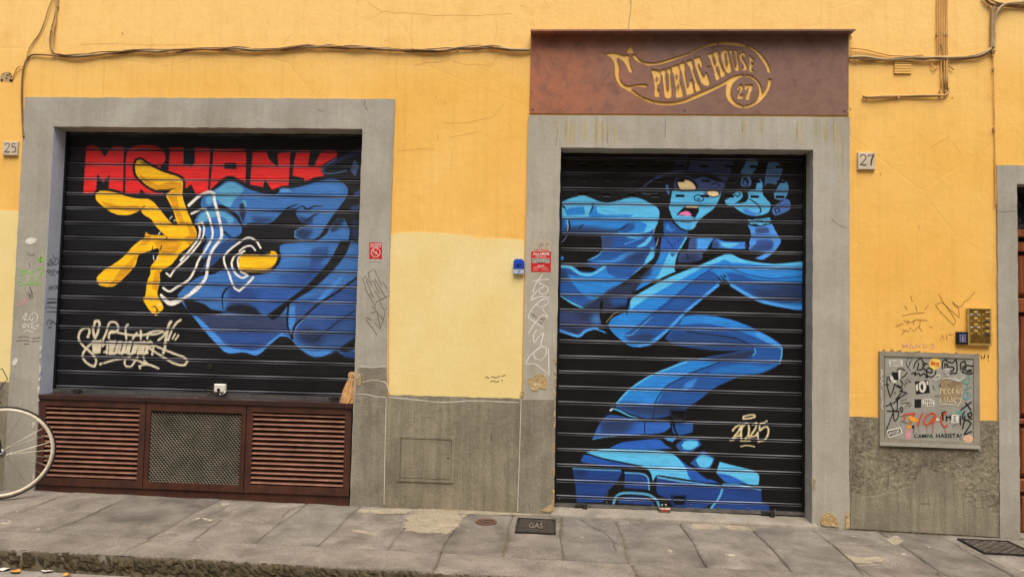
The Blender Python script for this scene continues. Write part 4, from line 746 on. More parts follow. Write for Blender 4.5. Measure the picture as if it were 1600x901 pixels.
deco('crack', M_GCRACK, s_win, lambda q: [q.ribbon(p, 1., F0) for p in ([(570, 156.5), (570.5, 168), (575, 173)], [(496, 171), (506, 175)])])
deco('crack', M_GCRACK, s_dor, lambda q: [q.ribbon(p, .9, F0, False) for p in ([(868, 190), (871, 205), (868, 228)], [(1300, 343), (1312, 352), (1323, 357)], [(1040, 184), (1039, 215)])])
deco('crack', M_GCRACK, s_rgt, lambda q: [q.ribbon(p, .9, F0, False) for p in ([(1557, 330), (1568, 331), (1587, 330)],)])
deco('vertical_scuff', M_GCRACK, d_mid, lambda q: [q.ribbon([(x + random.uniform(-.5, .5), y + h * k / 5) for k in range(6)], w_ * .7, -.0092, False, True) for x, y, h, w_ in ((768, 676, 14, 4), (647, 640, 24, 1.5), (790, 690, 12, 2), (739, 672, 40, 1.3), (755, 710, 26, 1.3), (788, 720, 24, 1.2), (715, 720, 46, 1.2), (768, 704, 60, 1), (764, 640, 20, 1))])
deco('vertical_scuff', M_GCRACK, d_rgt, lambda q: [q.ribbon([(x + random.uniform(-.8, .8) + (k * .8 if w_ < 1.3 else 0), y + h * k / 5) for k in range(6)], w_ * .7, -.0134, False, True) for x, y, h, w_ in ((1439, 720, 28, 1.4), (1388, 742, 18, 2.4), (1432, 735, 40, 1.4), (1449, 765, 40, 1), (1490, 750, 30, 1.6), (1503, 770, 40, 1.2), (1472, 760, 24, 1), (1400, 765, 36, 1), (1420, 770, 24, 1))] + [q.ribbon([(1438, 786), (1454, 786.5)], 1.6, -.0134)])
deco('crack', M_CRACK, wall, lambda q: [q.ribbon([(x_ + random.uniform(-.8, .8), y_ + random.uniform(-.8, .8)) for x_, y_ in p], .36, -.0008, False) for p in (
    [(575, 4), (586, 11), (596, 18), (605, 19), (618, 20), (632, 19), (650, 22), (680, 24), (712, 24), (740, 25), (775, 23), (800, 22)], [(644, 24), (643, 50), (644, 74)], [(775, 25), (776, 48), (773, 72)], [(648, 103), (664, 99), (684, 97), (702, 92)], [(706, 95), (728, 101), (748, 101), (768, 104), (774, 92), (783, 84)],
    [(622, 84), (618, 110), (621, 142)], [(690, 191), (706, 193), (728, 193), (750, 188), (772, 183), (790, 160)], [(700, 215), (720, 212), (752, 206)], [(510, 88), (512, 104)], [(163, 90), (162, 118), (161, 148)], [(441, 70), (455, 55)], [(620, 235), (650, 232), (680, 233)], [(1453, 232), (1470, 222), (1484, 214)], [(1490, 224), (1502, 238)], [(270, 80), (268, 120)],
    [(985, 0), (986, 10), (984, 26), (981, 50)], [(125, 69), (172, 68), (232, 71), (300, 70)])])
deco('plaster_nick', M_CRACK, wall, lambda q: [q.ribbon([(x_, y_), (x_ + dx, y_ + h)], w_, -.0008, False) for x_, y_, dx, h, w_ in ((190, 51, 3, 3, 1.6), (602, 62, 0, 3, 1), (672, 5, 2, .5, 1), (781, 9, 1, 1, 1.4), (684, 211, .2, 9, .8), (680, 151, 1, 3, 1), (695, 158, .3, 6, .7), (720, 114, 1, 1, 1), (1376, 270, 0, 5, 1), (1436, 352, 0, 6, .8), (1487, 152, 1.5, 3, 2), (815, 8, 2, 2, 1), (1165, 45, 1, 1, 1), (1543, 148, 1, 1, 1.4))])
deco('conduit_chase', mat('chase filler', (196, 170, 118), (176, 150, 100), .9, 9., 60.), wall, lambda q: (q.ribbon([(986, 0), (985.5, 16), (983, 34), (981, 50)], 1.6, -.0012),))
# chipped hole in the plaster by the cable tail
deco('plaster_hole', M_CHIP, wall, lambda q: q.pxplate([(1, 118), (8, 113), (17, 114), (21, 122), (19, 128), (10, 127), (2, 126)], 0, .002, True)); deco('hole_speck', M_DARK, wall, lambda q: [q.pxplate([(x_, y_), (x_ + a_, y_), (x_ + a_, y_ + b_), (x_, y_ + b_)], -.002, .0015) for x_, y_, a_, b_ in ((1, 124, 3, 3), (10, 117, 3, 1.5), (14, 115, 2.5, 1.5), (15, 124, 4.5, 3.5), (9, 121, 2, 2), (17, 119, 2, 2))])
# low hatch in the dado
h = thing('wall_hatch', 'small grey painted meter hatch set in cement dado between the shutters', 'hatch', base(666, 756))
hc = [P(*q, -.010) for q in ((622, 679), (712, 681.5), (709, 754), (618.5, 751))]; x0, x1 = (hc[0][0] + hc[3][0]) / 2, (hc[1][0] + hc[2][0]) / 2; z1, z0 = (hc[0][2] + hc[1][2]) / 2, (hc[2][2] + hc[3][2]) / 2
MB().plate([(x0, z0), (x1, z0), (x1, z1), (x0, z1)], ([(x0 + .024, z0 + .02), (x1 - .024, z0 + .02), (x1 - .024, z1 - .022), (x0 + .024, z1 - .022)],), -.0155, -.004).build('frame', M_DADO, h)
hd = MB().bbox(x0 + .027, x1 - .027, -.0125, -.004, z0 + .023, z1 - .025, .003).build('door', M_DADO, h); MB().disc((x1 - .05, -.0128, (z0 + z1) / 2 + .01), .006, (0, -1, 0), .0012, 10).build('keyhole', M_DARK, hd)

# ---------------------------------------------------------------- roller shutters, painted
def build_shutter(name, label, x0, x1, z0, z1, Y, pitch, anchor, canvas, mat_, slots=()):
    t = thing(name, label, 'shutter', ((x0 + x1) / 2, Y, z0))
    prof = [(.0, -.003), (.0015, .005), (.0035, .010), (.0065, .010), (.0082, .002), (.0105, -.0022), (.0140, -.0012), (.017, 0.)]
    fn = int((pitch - .017 - .016) / .0044)
    prof += [(.017 + (pitch - .033) * i / fn, 0.) for i in range(1, fn + 1)]
    prof += [(pitch - .013, .0025), (pitch - .0105, .0048), (pitch - .0095, .003), (pitch - .008, -.003), (pitch - .006, -.0058), (pitch - .003, -.0064), (pitch - .001, -.0045)]
    nx = int((x1 - x0) / .0034); xs = np.linspace(x0, x1, nx + 1)
    k = math.ceil((z1 - anchor) / pitch); top = anchor + k * pitch; i = 0
    while top > z0 + .005:
        rows = [(top - d, y) for d, y in prof if z0 - .001 <= top - d <= z1]
        if len(rows) < 3: top -= pitch; i += 1; continue
        Z = np.array([r_[0] for r_ in rows]); YY = np.array([r_[1] for r_ in rows])
        gx, gz_ = np.meshgrid(xs, Z); gy = np.repeat(YY[:, None], nx + 1, 1).copy()
        q = np.stack([gx, np.full_like(gx, Y), gz_], -1) - CAM; dz = q @ CF_
        px = CX + FPX * (q @ CR_) / dz; py = CY - FPX * (q @ CU_) / dz
        ui = np.clip(((px - canvas.x0) * SS).astype(int), 1, canvas.w - 2); vi = np.clip(((py - canvas.y0) * SS).astype(int), 1, canvas.h - 2)
        col = sum(canvas.a[vi + b_, ui + a_] for a_ in (-1, 0, 1) for b_ in (-1, 0, 1)) / 9.
        for r_i, (zz_, yy_) in enumerate(rows):    # pale sky highlights painted into the colour along the rolled edges
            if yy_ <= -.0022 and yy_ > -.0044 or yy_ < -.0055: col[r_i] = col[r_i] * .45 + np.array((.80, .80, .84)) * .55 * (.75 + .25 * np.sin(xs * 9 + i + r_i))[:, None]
            elif yy_ >= .0045: col[r_i] *= .4  # groove rows darkened, shade put into the colour
        for sx, sy in slots:                       # pressed vent slots, dark inside
            e = np.maximum(np.abs(px - sx) - 5.2, 0); dd = np.hypot(e, py - sy); inn = dd < 1.9; gy[inn] += .012; col[inn] = .01
            rim = (dd >= 1.9) & (dd < 2.9); gy[rim] -= .0012
        keep = np.zeros(nx + 1, bool); keep[[0, -1]] = True; keep[::24] = True
        ch = (np.abs(np.diff(col, axis=1)).max((0, 2)) > .012) | (np.abs(np.diff(gy, axis=1)).max(0) > 1e-5)
        keep[:-1] |= ch; keep[1:] |= ch
        gx, gz_, gy, col = gx[:, keep], gz_[:, keep], gy[:, keep], col[:, keep]; n = gx.shape[1]; m_ = gx.shape[0]
        wv = .0012 * np.sin(gx * 2.3 + i) + .0008 * np.sin(gx * 5.1 + i * 2.)
        V = np.stack([gx, Y + gy + wv, gz_ + .0010 * np.sin(gx * 1.7 + i * 1.3)], -1).reshape(-1, 3)
        a_ = (np.arange(m_ - 1)[:, None] * n + np.arange(n - 1)[None]).ravel(); F = np.stack([a_, a_ + 1, a_ + n + 1, a_ + n], 1)
        me = bpy.data.meshes.new('slat'); me.vertices.add(len(V)); me.vertices.foreach_set('co', V.ravel()); me.loops.add(F.size); me.loops.foreach_set('vertex_index', F.ravel().astype(np.int32)); me.polygons.add(len(F)); me.polygons.foreach_set('loop_start', np.arange(0, F.size, 4, dtype=np.int32))
        me.update(calc_edges=True); me.polygons.foreach_set('use_smooth', np.ones(len(F), bool)); at = me.color_attributes.new('paint', 'FLOAT_COLOR', 'POINT')
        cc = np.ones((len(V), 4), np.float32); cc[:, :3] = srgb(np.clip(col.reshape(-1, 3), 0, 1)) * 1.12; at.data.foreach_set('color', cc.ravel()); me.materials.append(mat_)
        me.flip_normals() if me.polygons[0].normal.y > 0 else None
        o = bpy.data.objects.new('slat', me); SC.collection.objects.link(o); o.parent = t; o.matrix_parent_inverse = Matrix.Translation(-t.location)
        top -= pitch; i += 1
    MB().box(x0 - .02, x1 + .02, Y + .03, Y + .05, z0 - .01, z1 + .1).build('backing', M_DARK, t)
    for xa, s_ in ((x0, 1), (x1, -1)): MB().box(min(xa - s_ * .002, xa + s_ * .016), max(xa - s_ * .002, xa + s_ * .016), Y - .022, Y + .02, z0, z1 + .02).build('guide_rail', M_BLACK, t)
    return t
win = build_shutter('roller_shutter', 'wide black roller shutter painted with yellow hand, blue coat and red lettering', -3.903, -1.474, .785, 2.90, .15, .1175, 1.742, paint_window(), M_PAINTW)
SL = [(870 + a / 7.975, 235 + b / 7.975) for a, b in ((345, 360), (645, 362), (940, 366), (1252, 372), (328, 545), (622, 552), (926, 556), (1230, 562), (1535, 568), (320, 175), (625, 182), (925, 185), (1225, 187), (1530, 190))] + [(1060 + a / 7.975, 235 + b / 7.975) for a, b in ((20, 380), (345, 380), (660, 384), (970, 386), (1282, 388), (330, 570), (640, 574), (952, 578), (1268, 582), (320, 190), (630, 194), (945, 196), (1265, 199))]
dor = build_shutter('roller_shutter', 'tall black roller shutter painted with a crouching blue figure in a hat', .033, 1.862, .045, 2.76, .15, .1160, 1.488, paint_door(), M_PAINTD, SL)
# bottom bars, bolts, handles
MB().box(-3.90, -1.476, .128, .165, .758, .783).build('bottom_bar', M_STEEL, win); MB().box(.036, 1.859, .124, .165, .026, .047).build('bottom_bar', M_STEEL, dor)
for X_ in (-3.70, -1.66): MB().box(X_ - .04, X_ + .04, .108, .126, .768, .780).box(X_ - .012, X_ + .03, .10, .125, .757, .790).build('slide_bolt', M_IRON, win)
for X_ in (.24, 1.60): MB().box(X_ - .05, X_ + .04, .098, .122, .036, .050).disc((X_ + .02, .10, .03), .018, (0, -1, 0), .02, 10).build('slide_bolt', M_IRON, dor)
k_ = P(328, 572.5, .148); MB().ring((k_[0], .146, k_[2]), (1, 0, 0), (0, 0, 1), .017, (.004, .005), 20, 6).disc((k_[0], .147, k_[2]), .008, (0, -1, 0), .004, 10).build('lock_cylinder', M_IRON, win, True)
def pull(px, py, w_=.10, h_=.058, m_=M_IRON):
    c_ = P(px, py, .148); q = MB(); x_, z_ = c_[0], c_[2]
    q.plate([(x_ - w_ / 2, z_ + h_ / 2 + .012), (x_ + w_ / 2, z_ + h_ / 2 + .012), (x_ + w_ / 2, z_ + h_ / 2), (x_ - w_ / 2, z_ + h_ / 2)], (), .138, .15)
    q.tube([(x_ - w_ * .42, .138, z_ + h_ * .4), (x_ - w_ * .42, .132, z_ - h_ * .2), (x_ - w_ * .25, .130, z_ - h_ * .5), (x_ + w_ * .25, .130, z_ - h_ * .5), (x_ + w_ * .42, .132, z_ - h_ * .2), (x_ + w_ * .42, .138, z_ + h_ * .4)], .005, 6)
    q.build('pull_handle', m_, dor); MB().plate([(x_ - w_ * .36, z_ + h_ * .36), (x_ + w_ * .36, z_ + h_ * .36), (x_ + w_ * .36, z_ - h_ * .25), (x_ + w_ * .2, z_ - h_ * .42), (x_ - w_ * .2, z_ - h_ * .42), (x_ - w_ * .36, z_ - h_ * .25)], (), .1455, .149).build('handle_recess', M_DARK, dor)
pull(1060.5, 781, .115, .07, mat('blue painted handle', (34, 62, 116), (26, 44, 84), .4)); pull(1059.5, 648, .115, .06, mat('navy painted handle', (34, 40, 58), (20, 24, 34), .4))
for px, py in ((948, 784), (992, 785), (1020, 789), (1079, 788), (1123, 792), (1169, 793), (874, 779), (1211, 796)):
    c_ = P(px, py, .148); MB().disc((c_[0], .149, c_[2]), .006, (0, -1, 0), .004, 8).build('rivet', M_STEEL, dor)
# padlocks, door sill
lk = thing('padlock', 'white covered padlock with a cable loop on brown ledge under the wide shutter', 'padlock', base(344, 614, .10))
c_ = P(344, 606.5, .105); MB().bbox(c_[0] - .045, c_[0] + .045, .09, .118, c_[2] - .032, c_[2] + .034, .008).build('cover', M_PAPER, lk); MB().disc((c_[0] - .005, .091, c_[2] - .01), .013, (0, -1, 0), .003, 12).box(c_[0] - .006, c_[0] + .004, .0878, .0905, c_[2] - .034, c_[2] - .01).build('keyhole', M_DARK, lk)
MB().tube([(c_[0] + .0, .1, c_[2] - .03), (c_[0] + .005, .095, c_[2] - .05), (c_[0] + .03, .095, c_[2] - .045), (c_[0] + .05, .10, c_[2] - .02)], .008, 8).build('shackle', M_STEEL, lk, True)
lp = [(c_[0] - .045, .10, c_[2] - .005), (c_[0] - .07, .10, c_[2] + .012), (c_[0] - .10, .10, c_[2] + .004), (c_[0] - .12, .105, c_[2] - .022), (c_[0] - .10, .11, c_[2] - .036), (c_[0] - .05, .11, c_[2] - .030)]
MB().tube(lp, .004, 6).build('cable_loop', M_IRON, lk, True)
lk = thing('padlock', 'small steel padlock at the foot of the tall painted shutter', 'padlock', base(1040, 800, .09))
c_ = P(1038, 796.5, .09); MB().bbox(c_[0] - .042, c_[0] + .042, .07, .105, c_[2] - .025, c_[2] + .018, .006).build('body', mat('scratched lock body', (146, 132, 116), (96, 76, 60), .4, 20., 100., .2, metal=.5), lk)
MB().tube([(c_[0] - .02, .088, c_[2] + .01), (c_[0] - .018, .088, c_[2] + .045), (c_[0] + .012, .088, c_[2] + .045), (c_[0] + .014, .088, c_[2] + .01)], .007, 8).build('shackle', M_STEEL, lk, True); MB().disc((c_[0] - .002, .071, c_[2] + .004), .011, (0, -1, 0), .003, 10).build('red_seal', M_RED, lk)
sl = MB(); v = []; rg = random.Random(4); nx = 60
for j, (yy, zz) in enumerate(((.27, .024), (.10, .022), (-.02, .018), (-.052, .012), (-.060, 0.), (-.060, -.07))):
    for i in range(nx + 1):
        X_ = .012 + 1.88 * i / nx; v.append((X_, yy + (rg.uniform(-.004, .004) if j in (3, 4) else 0), zz + rg.uniform(-.0018, .0018) - (.012 * max(0, X_ - 1.0))))
sl.add(v, [(j * (nx + 1) + i, j * (nx + 1) + i + 1, (j + 1) * (nx + 1) + i + 1, (j + 1) * (nx + 1) + i) for j in range(5) for i in range(nx)])
tag(sl.build('door_sill', M_SILL, None, True), 'worn grey stone sill under the tall painted shutter', 'sill')

# ---------------------------------------------------------------- brown louvred cabinet under the wide shutter
cab = thing('vent_cabinet', 'brown steel cabinet with two louvred panels and a mesh panel under wide shutter', 'cabinet', (-2.69, 0, .02))
YC = -.012; CZ0, CZ1 = .075, .735
cx = [-3.898, P(225.5, 700, YC)[0], P(383, 700, YC)[0], -1.480]
MB().box(-3.902, -1.4755, -.010, .25, CZ1 + .003, CZ1 + .018).box(-3.902, -1.4755, -.022, -.010, CZ1 - .014, CZ1 + .018).build('ledge', M_LEDGE, cab)
MB().box(-3.895, -1.482, .0, .24, .0, CZ0 - .004).build('plinth', M_RUST, cab)
MB().box(-3.895, -1.482, .09, .10, CZ0, CZ1).build('backing', M_DARK, cab)
for pi in range(3):
    a, b_ = cx[pi] + .003, cx[pi + 1] - .003; fw = .047 if pi != 1 else .034; top_ = .045 if pi != 1 else .06; bot = .055 if pi != 1 else .05
    fr = MB().plate([(a, CZ0), (b_, CZ0), (b_, CZ1 - .018), (a, CZ1 - .018)], ([(a + fw, CZ0 + bot), (b_ - fw, CZ0 + bot), (b_ - fw, CZ1 - .018 - top_), (a + fw, CZ1 - .018 - top_)],), YC, .03).build('panel_frame', M_RUST, cab)
    zb, zt_ = CZ0 + bot, CZ1 - .018 - top_; xa, xb = a + fw, b_ - fw
    if pi != 1:
        n = 15; p_ = (zt_ - zb) / n; me = None
        for k in range(n):
            z_ = zb + p_ * (k + .5); q = MB(); nn = 14; v = []
            for i in range(nn + 1):
                X_ = xa - .004 + (xb - xa + .008) * i / nn; s_ = .0004 * math.sin(i * .9 + k)
                v += [(X_, .030, z_ + .016 + s_), (X_, -.004, z_ + s_), (X_, -.0085, z_ - .004 + s_), (X_, -.0065, z_ - .0085 + s_), (X_, -.002, z_ - .004 + s_), (X_, .030, z_ + .012 + s_)]
            q.add(v, [(i * 6 + j, (i + 1) * 6 + j, (i + 1) * 6 + (j + 1) % 6, i * 6 + (j + 1) % 6) for i in range(nn) for j in range(6)]); q.build('louvre', M_RUSTL, fr)
    else:
        q = MB(); nx, nz = 27, 36; dx, dz = (xb - xa) / nx, (zt_ - zb) / nz; t_ = .0026
        for j in range(nz):
            for i in range(nx * 2):
                X0, X1 = xa + i * dx / 2, xa + (i + 1) * dx / 2; up_ = (i + j) % 2; zA, zB = zb + dz * (j + (.12 if up_ else .88)), zb + dz * (j + (.88 if up_ else .12))
                q.add([(X0, -.003, zA - t_), (X1, -.003, zB - t_), (X1, .003, zB + t_), (X0, .003, zA + t_), (X0, -.0005, zA - t_ - .001), (X1, -.0005, zB - t_ - .001)], [(0, 1, 2, 3), (4, 5, 1, 0)])
        o = q.build('wire_mesh', M_MESHM, fr); o['kind'] = 'stuff'
        MB().box(xa - .01, xb + .01, .045, .06, zb - .01, zt_ + .01).build('backing', M_WOOL, fr)
        MB().box(xa, xb, -.006, .02, zt_ + .002, zt_ + .02).build('flat_bar', M_RUST, fr)
deco('scratched_writing', M_TAPE, cab, lambda q: [q.add([(x_, y_, CZ1 + .0186), (x_ + .02, y_ + random.uniform(-.008, .008), CZ1 + .0186), (x_ + .02, y_ + .007, CZ1 + .0186), (x_, y_ + .006, CZ1 + .0186)], [(0, 1, 2, 3)]) for x_, y_ in [(x0_ + random.uniform(0, .014), .04 + random.uniform(-.02, .03)) for x0_ in list(np.arange(-3.2, -2.72, .026)) + list(np.arange(-2.42, -2.10, .018))]])
# paper bag standing on the ledge
rg = random.Random(3); q = MB(); v = []; prof = [(0, .050, .036), (.04, .046, .034), (.09, .038, .030), (.14, .030, .024), (.175, .021, .018), (.185, .017, .015), (.20, .022, .018), (.22, .024, .016), (.232, .014, .010)]
bx = P(542.5, 624, .0); k = 22
for j, (hz, rx, ry) in enumerate(prof):
    for i in range(k):
        a_ = 2 * math.pi * i / k; c_ = 1 + .16 * math.sin(i * 3.1 + j * .9) + rg.uniform(-.12, .12); v.append((bx[0] + .028 * hz / .23 + 1.2 * rx * c_ * math.cos(a_), .02 + ry * c_ * math.sin(a_), CZ1 + .02 + hz + (rg.uniform(-.004, .004) if j else 0)))
q.add(v, [(j * k + i, j * k + (i + 1) % k, (j + 1) * k + (i + 1) % k, (j + 1) * k + i) for j in range(len(prof) - 1) for i in range(k)] + [tuple((len(prof) - 1) * k + i for i in range(k)), tuple(range(k))[::-1]])
tag(q.build('paper_bag', mat('brown kraft paper', (206, 162, 106), (176, 128, 76), .8, 30., 80., .5, .006, fvar=.2)), 'crumpled brown paper bag with twisted neck on the ledge end beside grey jamb', 'paper bag')
# ---------------------------------------------------------------- weathering-steel pub sign with cut-out lettering
YS_ = -.0095
sg = thing('shop_sign', 'rusted steel pub sign with cut-out dog outline and PUBLIC HOUSE 27 lettering', 'sign', base(1078, 180))
s1 = lambda *p: [(940 + a / 7.507, 60 + b / 7.507) for a, b in p]
s2 = lambda *p: [(1070 + a / 7.507, 60 + b / 7.507) for a, b in p]
cut = [s1((30, 182), (100, 167), (180, 168), (240, 190), (270, 198), (290, 190), (330, 195), (325, 240), (338, 300), (362, 360), (372, 388), (350, 405), (322, 392), (300, 340), (258, 272), (205, 232), (180, 236), (198, 290), (210, 340), (207, 400), (218, 470), (250, 520), (292, 546), (350, 552), (420, 535), (490, 530), (532, 538), (540, 558), (520, 578), (440, 566), (380, 576), (345, 582), (410, 632), (500, 690), (600, 722), (612, 730), (600, 770), (500, 728), (400, 668), (290, 600), (230, 570), (180, 500), (160, 430), (157, 340), (145, 280), (110, 230), (60, 200)),
       s1((292, 150), (345, 82), (395, 168), (345, 176), (300, 168)), s1((352, 192), (395, 180), (430, 225), (470, 258), (495, 266), (495, 305), (440, 285), (390, 250)),
       s1((505, 267), (580, 282), (680, 270), (800, 235), (920, 200), (1050, 162)) + s2((100, 142), (200, 98), (300, 66), (378, 50), (392, 80), (300, 95), (200, 122), (100, 168)) + s1((1050, 187), (900, 240), (750, 290), (640, 315), (560, 322), (505, 310)),
       s2((392, 52), (470, 43), (560, 46), (650, 58), (718, 75), (728, 104), (640, 95), (520, 82), (404, 76)), s2((745, 82), (820, 115), (900, 180), (960, 260), (1000, 340), (1018, 403), (975, 403), (950, 330), (900, 250), (840, 175), (780, 132), (738, 110)),
       s2((975, 470), (975, 530), (945, 600), (912, 642), (905, 590), (880, 520), (830, 460), (770, 427), (710, 417), (710, 450), (770, 465), (820, 500), (855, 550), (875, 620), (865, 680), (830, 730), (770, 765), (702, 782), (702, 822), (760, 812), (830, 780), (900, 725), (960, 650), (1005, 560), (1018, 470)),
       s1((625, 730), (740, 745), (850, 740), (976, 710)) + s2((100, 665), (250, 600), (400, 535), (480, 490), (560, 440), (640, 420), (693, 417), (693, 450), (640, 465), (580, 510), (550, 560), (540, 630), (560, 690), (600, 740), (650, 770), (688, 780), (688, 822), (620, 810), (550, 770), (500, 710), (482, 640), (485, 560), (495, 535), (400, 580), (250, 655), (100, 720)) + s1((976, 758), (900, 775), (780, 788), (680, 782), (615, 770))]
let = [s1((583, 355), (670, 368), (692, 390), (698, 470), (680, 530), (655, 545), (660, 600), (680, 605), (683, 695), (625, 685), (615, 600), (628, 598), (600, 420), (590, 410)),
       s1((690, 365), (750, 353), (756, 395), (750, 420), (765, 590), (780, 605), (795, 590), (788, 420), (770, 400), (762, 350), (808, 334), (816, 408), (808, 420), (825, 560), (828, 660), (810, 700), (775, 708), (745, 690), (735, 640), (715, 440), (700, 425)),
       s1((822, 322), (895, 300), (915, 330), (925, 430), (915, 490), (935, 530), (962, 650), (952, 690), (872, 700), (867, 630), (877, 620), (847, 420), (832, 400)),
       s2((-61, 290), (-6, 268), (12, 345), (0, 368), (30, 560), (52, 550), (60, 490), (85, 478), (120, 638), (22, 670), (8, 580), (-38, 385), (-50, 370)),
       s2((17, 262), (80, 242), (108, 330), (95, 350), (155, 515), (165, 512), (198, 603), (134, 628), (114, 540), (122, 525), (57, 330), (37, 320)),
       s2((107, 225), (180, 207), (205, 270), (213, 342), (190, 340), (165, 290), (155, 300), (215, 430), (240, 440), (240, 400), (255, 392), (288, 470), (298, 530), (270, 560), (230, 553), (195, 520), (122, 320)),
       s2((260, 325), (296, 322), (300, 352), (264, 356)),
       s2((262, 182), (318, 162), (336, 213), (325, 225), (352, 300), (374, 292), (350, 212), (337, 200), (328, 158), (385, 138), (408, 213), (399, 230), (455, 375), (470, 373), (485, 430), (430, 464), (411, 400), (418, 388), (390, 322), (366, 330), (394, 400), (402, 404), (416, 470), (372, 498), (343, 415), (352, 405), (292, 230), (276, 222)),
       s2((425, 150), (470, 122), (500, 132), (514, 170), (540, 280), (553, 370), (536, 403), (510, 410), (482, 390), (457, 320), (427, 210)),
       s2((517, 132), (558, 127), (563, 165), (556, 175), (585, 310), (600, 335), (613, 310), (595, 180), (582, 165), (577, 130), (612, 134), (620, 173), (613, 185), (634, 290), (640, 360), (618, 386), (590, 373), (570, 320), (541, 185), (526, 174)),
       s2((642, 180), (690, 152), (712, 167), (715, 220), (690, 215), (680, 190), (666, 205), (700, 260), (725, 300), (736, 350), (715, 376), (668, 373), (668, 332), (690, 340), (700, 325), (660, 270), (642, 225)),
       s2((752, 187), (820, 247), (810, 275), (780, 262), (785, 290), (810, 295), (810, 340), (785, 330), (785, 355), (813, 375), (806, 410), (748, 377), (757, 350), (764, 280), (757, 230)),
       s2((610, 577), (640, 537), (680, 540), (690, 580), (650, 640), (645, 660), (690, 650), (690, 710), (617, 712), (622, 660), (655, 600), (650, 570), (635, 580), (630, 605), (610, 602)),
       s2((705, 537), (800, 537), (795, 590), (770, 640), (750, 723), (712, 718), (722, 670), (750, 600), (750, 577), (730, 587), (725, 605), (705, 605))]
def xz(pts, d): return [(q[0], q[2]) for q in (P(a, b, d) for a, b in pts)]
SX0, SX1, SZ0, SZ1 = P(828.5, 120, YS_)[0], P(1326, 120, YS_)[0], P(1078, 178.5, YS_)[2], P(1078, 54, YS_)[2]
holes = [xz(smooth(c, True, 3).tolist(), YS_) for c in cut] + [xz(c, YS_) for c in let]
MB().plate([(SX0, SZ0), (SX1, SZ0), (SX1, SZ1), (SX0, SZ1)], holes, YS_, YS_ + .004).build('face_plate', M_CORTEN, sg)
MB().box(SX0 - .003, SX1 + .018, -.085, -.002, SZ1 + .001, SZ1 + .007).box(SX0 - .003, SX1 + .018, -.088, -.085, SZ1 - .006, SZ1 + .007).build('drip_cap', M_CORTEN, sg)
for X_ in (SX0 + .0005, SX1 - .0045): MB().box(X_, X_ + .004, YS_ + .0045, -.002, SZ0, SZ1).build('side_return', M_CORTEN, sg)
MB().box(SX0 + .005, SX1 - .005, YS_ + .0045, -.002, SZ0, SZ0 + .004).build('bottom_return', M_CORTEN, sg)
q = MB()
for a in (s1((600, 482), (650, 470), (702, 466)), s1((838, 452), (880, 440), (930, 432)), s1((862, 572), (900, 558), (945, 548)), s2((452, 278), (490, 272), (540, 262))): q.ribbon(a, .8, YS_ + .001, False)
for a in (s1((646, 440), (660, 470), (652, 505), (640, 475)), s1((876, 410), (892, 440), (886, 470), (874, 445)), s1((896, 520), (912, 550), (904, 600), (892, 560)), s2((470, 175), (488, 170), (508, 290), (498, 335), (486, 300))): q.plate(xz(a, YS_), (), YS_, YS_ + .004)
q.build('letter_counter', M_CORTEN, sg)
for px, py in ((835, 60), (832.5, 170), (1070, 172), (1320, 173), (1325, 60), (1072, 60)):
    c_ = P(px, py, YS_); MB().disc((c_[0], YS_ + .001, c_[2]), .008, (0, -1, 0), .006, 10, .005).build('screw', M_STEEL, sg)
q = MB(); [q.tube([P(x_, y_, -.03) for x_, y_ in pts], .0035, 5) for pts in ([(1324, 175), (1330, 172), (1327, 168)], [(1329, 56), (1331, 60), (1328, 62)])]; q.build('wire_end', M_CABLE[0], sg)

# ---------------------------------------------------------------- house numbers
M_TILE = mat('pale marble tile', (206, 192, 168), (186, 168, 140), .5, 9., 120., .15)
def number(label, pts, strokes):
    t = thing('house_number', label, 'house number', base((pts[0][0] + pts[1][0]) / 2, pts[2][1]))
    q = [P(a, b, -.016) for a, b in pts]; x0, x1, z0, z1 = q[0][0], q[1][0], q[2][2], q[0][2]
    MB().bbox(x0, x1, -.019, -.0005, z0, z1, .003).build('tile', M_TILE, t)
    m = MB(); [m.ribbon(p, w_ * 1.35, -.0192) for w_, p in strokes]; m.build('numerals', mat('engraved ink', (92, 74, 62), (60, 46, 40), .8), t); return t
n7 = lambda *p: [(1300 + a / 5.3, 200 + b / 5.3) for a, b in p]; n5 = lambda *p: [(a / 4, 200 + b / 4) for a, b in p]
TWO = lambda f, ox, s: [(1.1, f(*[(ox + s * a, b) for a, b in ((235, 245), (240, 228), (262, 222), (280, 235), (278, 256), (255, 285), (233, 308))])), (1.8, f(*[(ox + s * a, b) for a, b in ((233, 308), (250, 303), (268, 309), (283, 302))]))]
number('pale square tile number 27 beside the rusted pub sign surround', [(1340.5, 238), (1367.5, 238), (1367.5, 265), (1340.5, 265)], TWO(n7, 0, 1) + [(1.2, n7((298, 236), (300, 226), (320, 228), (347, 222))), (1.8, n7((347, 222), (330, 260), (322, 312)))])
number('pale square tile number 25 beside the wide shutter surround', [(5, 221), (28, 221), (28, 243), (5, 243)], [(1, n5((30, 110), (38, 95), (55, 97), (58, 112), (45, 132), (28, 152))), (1.5, n5((26, 152), (40, 148), (50, 153), (60, 146))), (1, n5((98, 98), (78, 98), (74, 120))), (1.3, n5((74, 120), (90, 116), (99, 132), (92, 150), (72, 152)))])

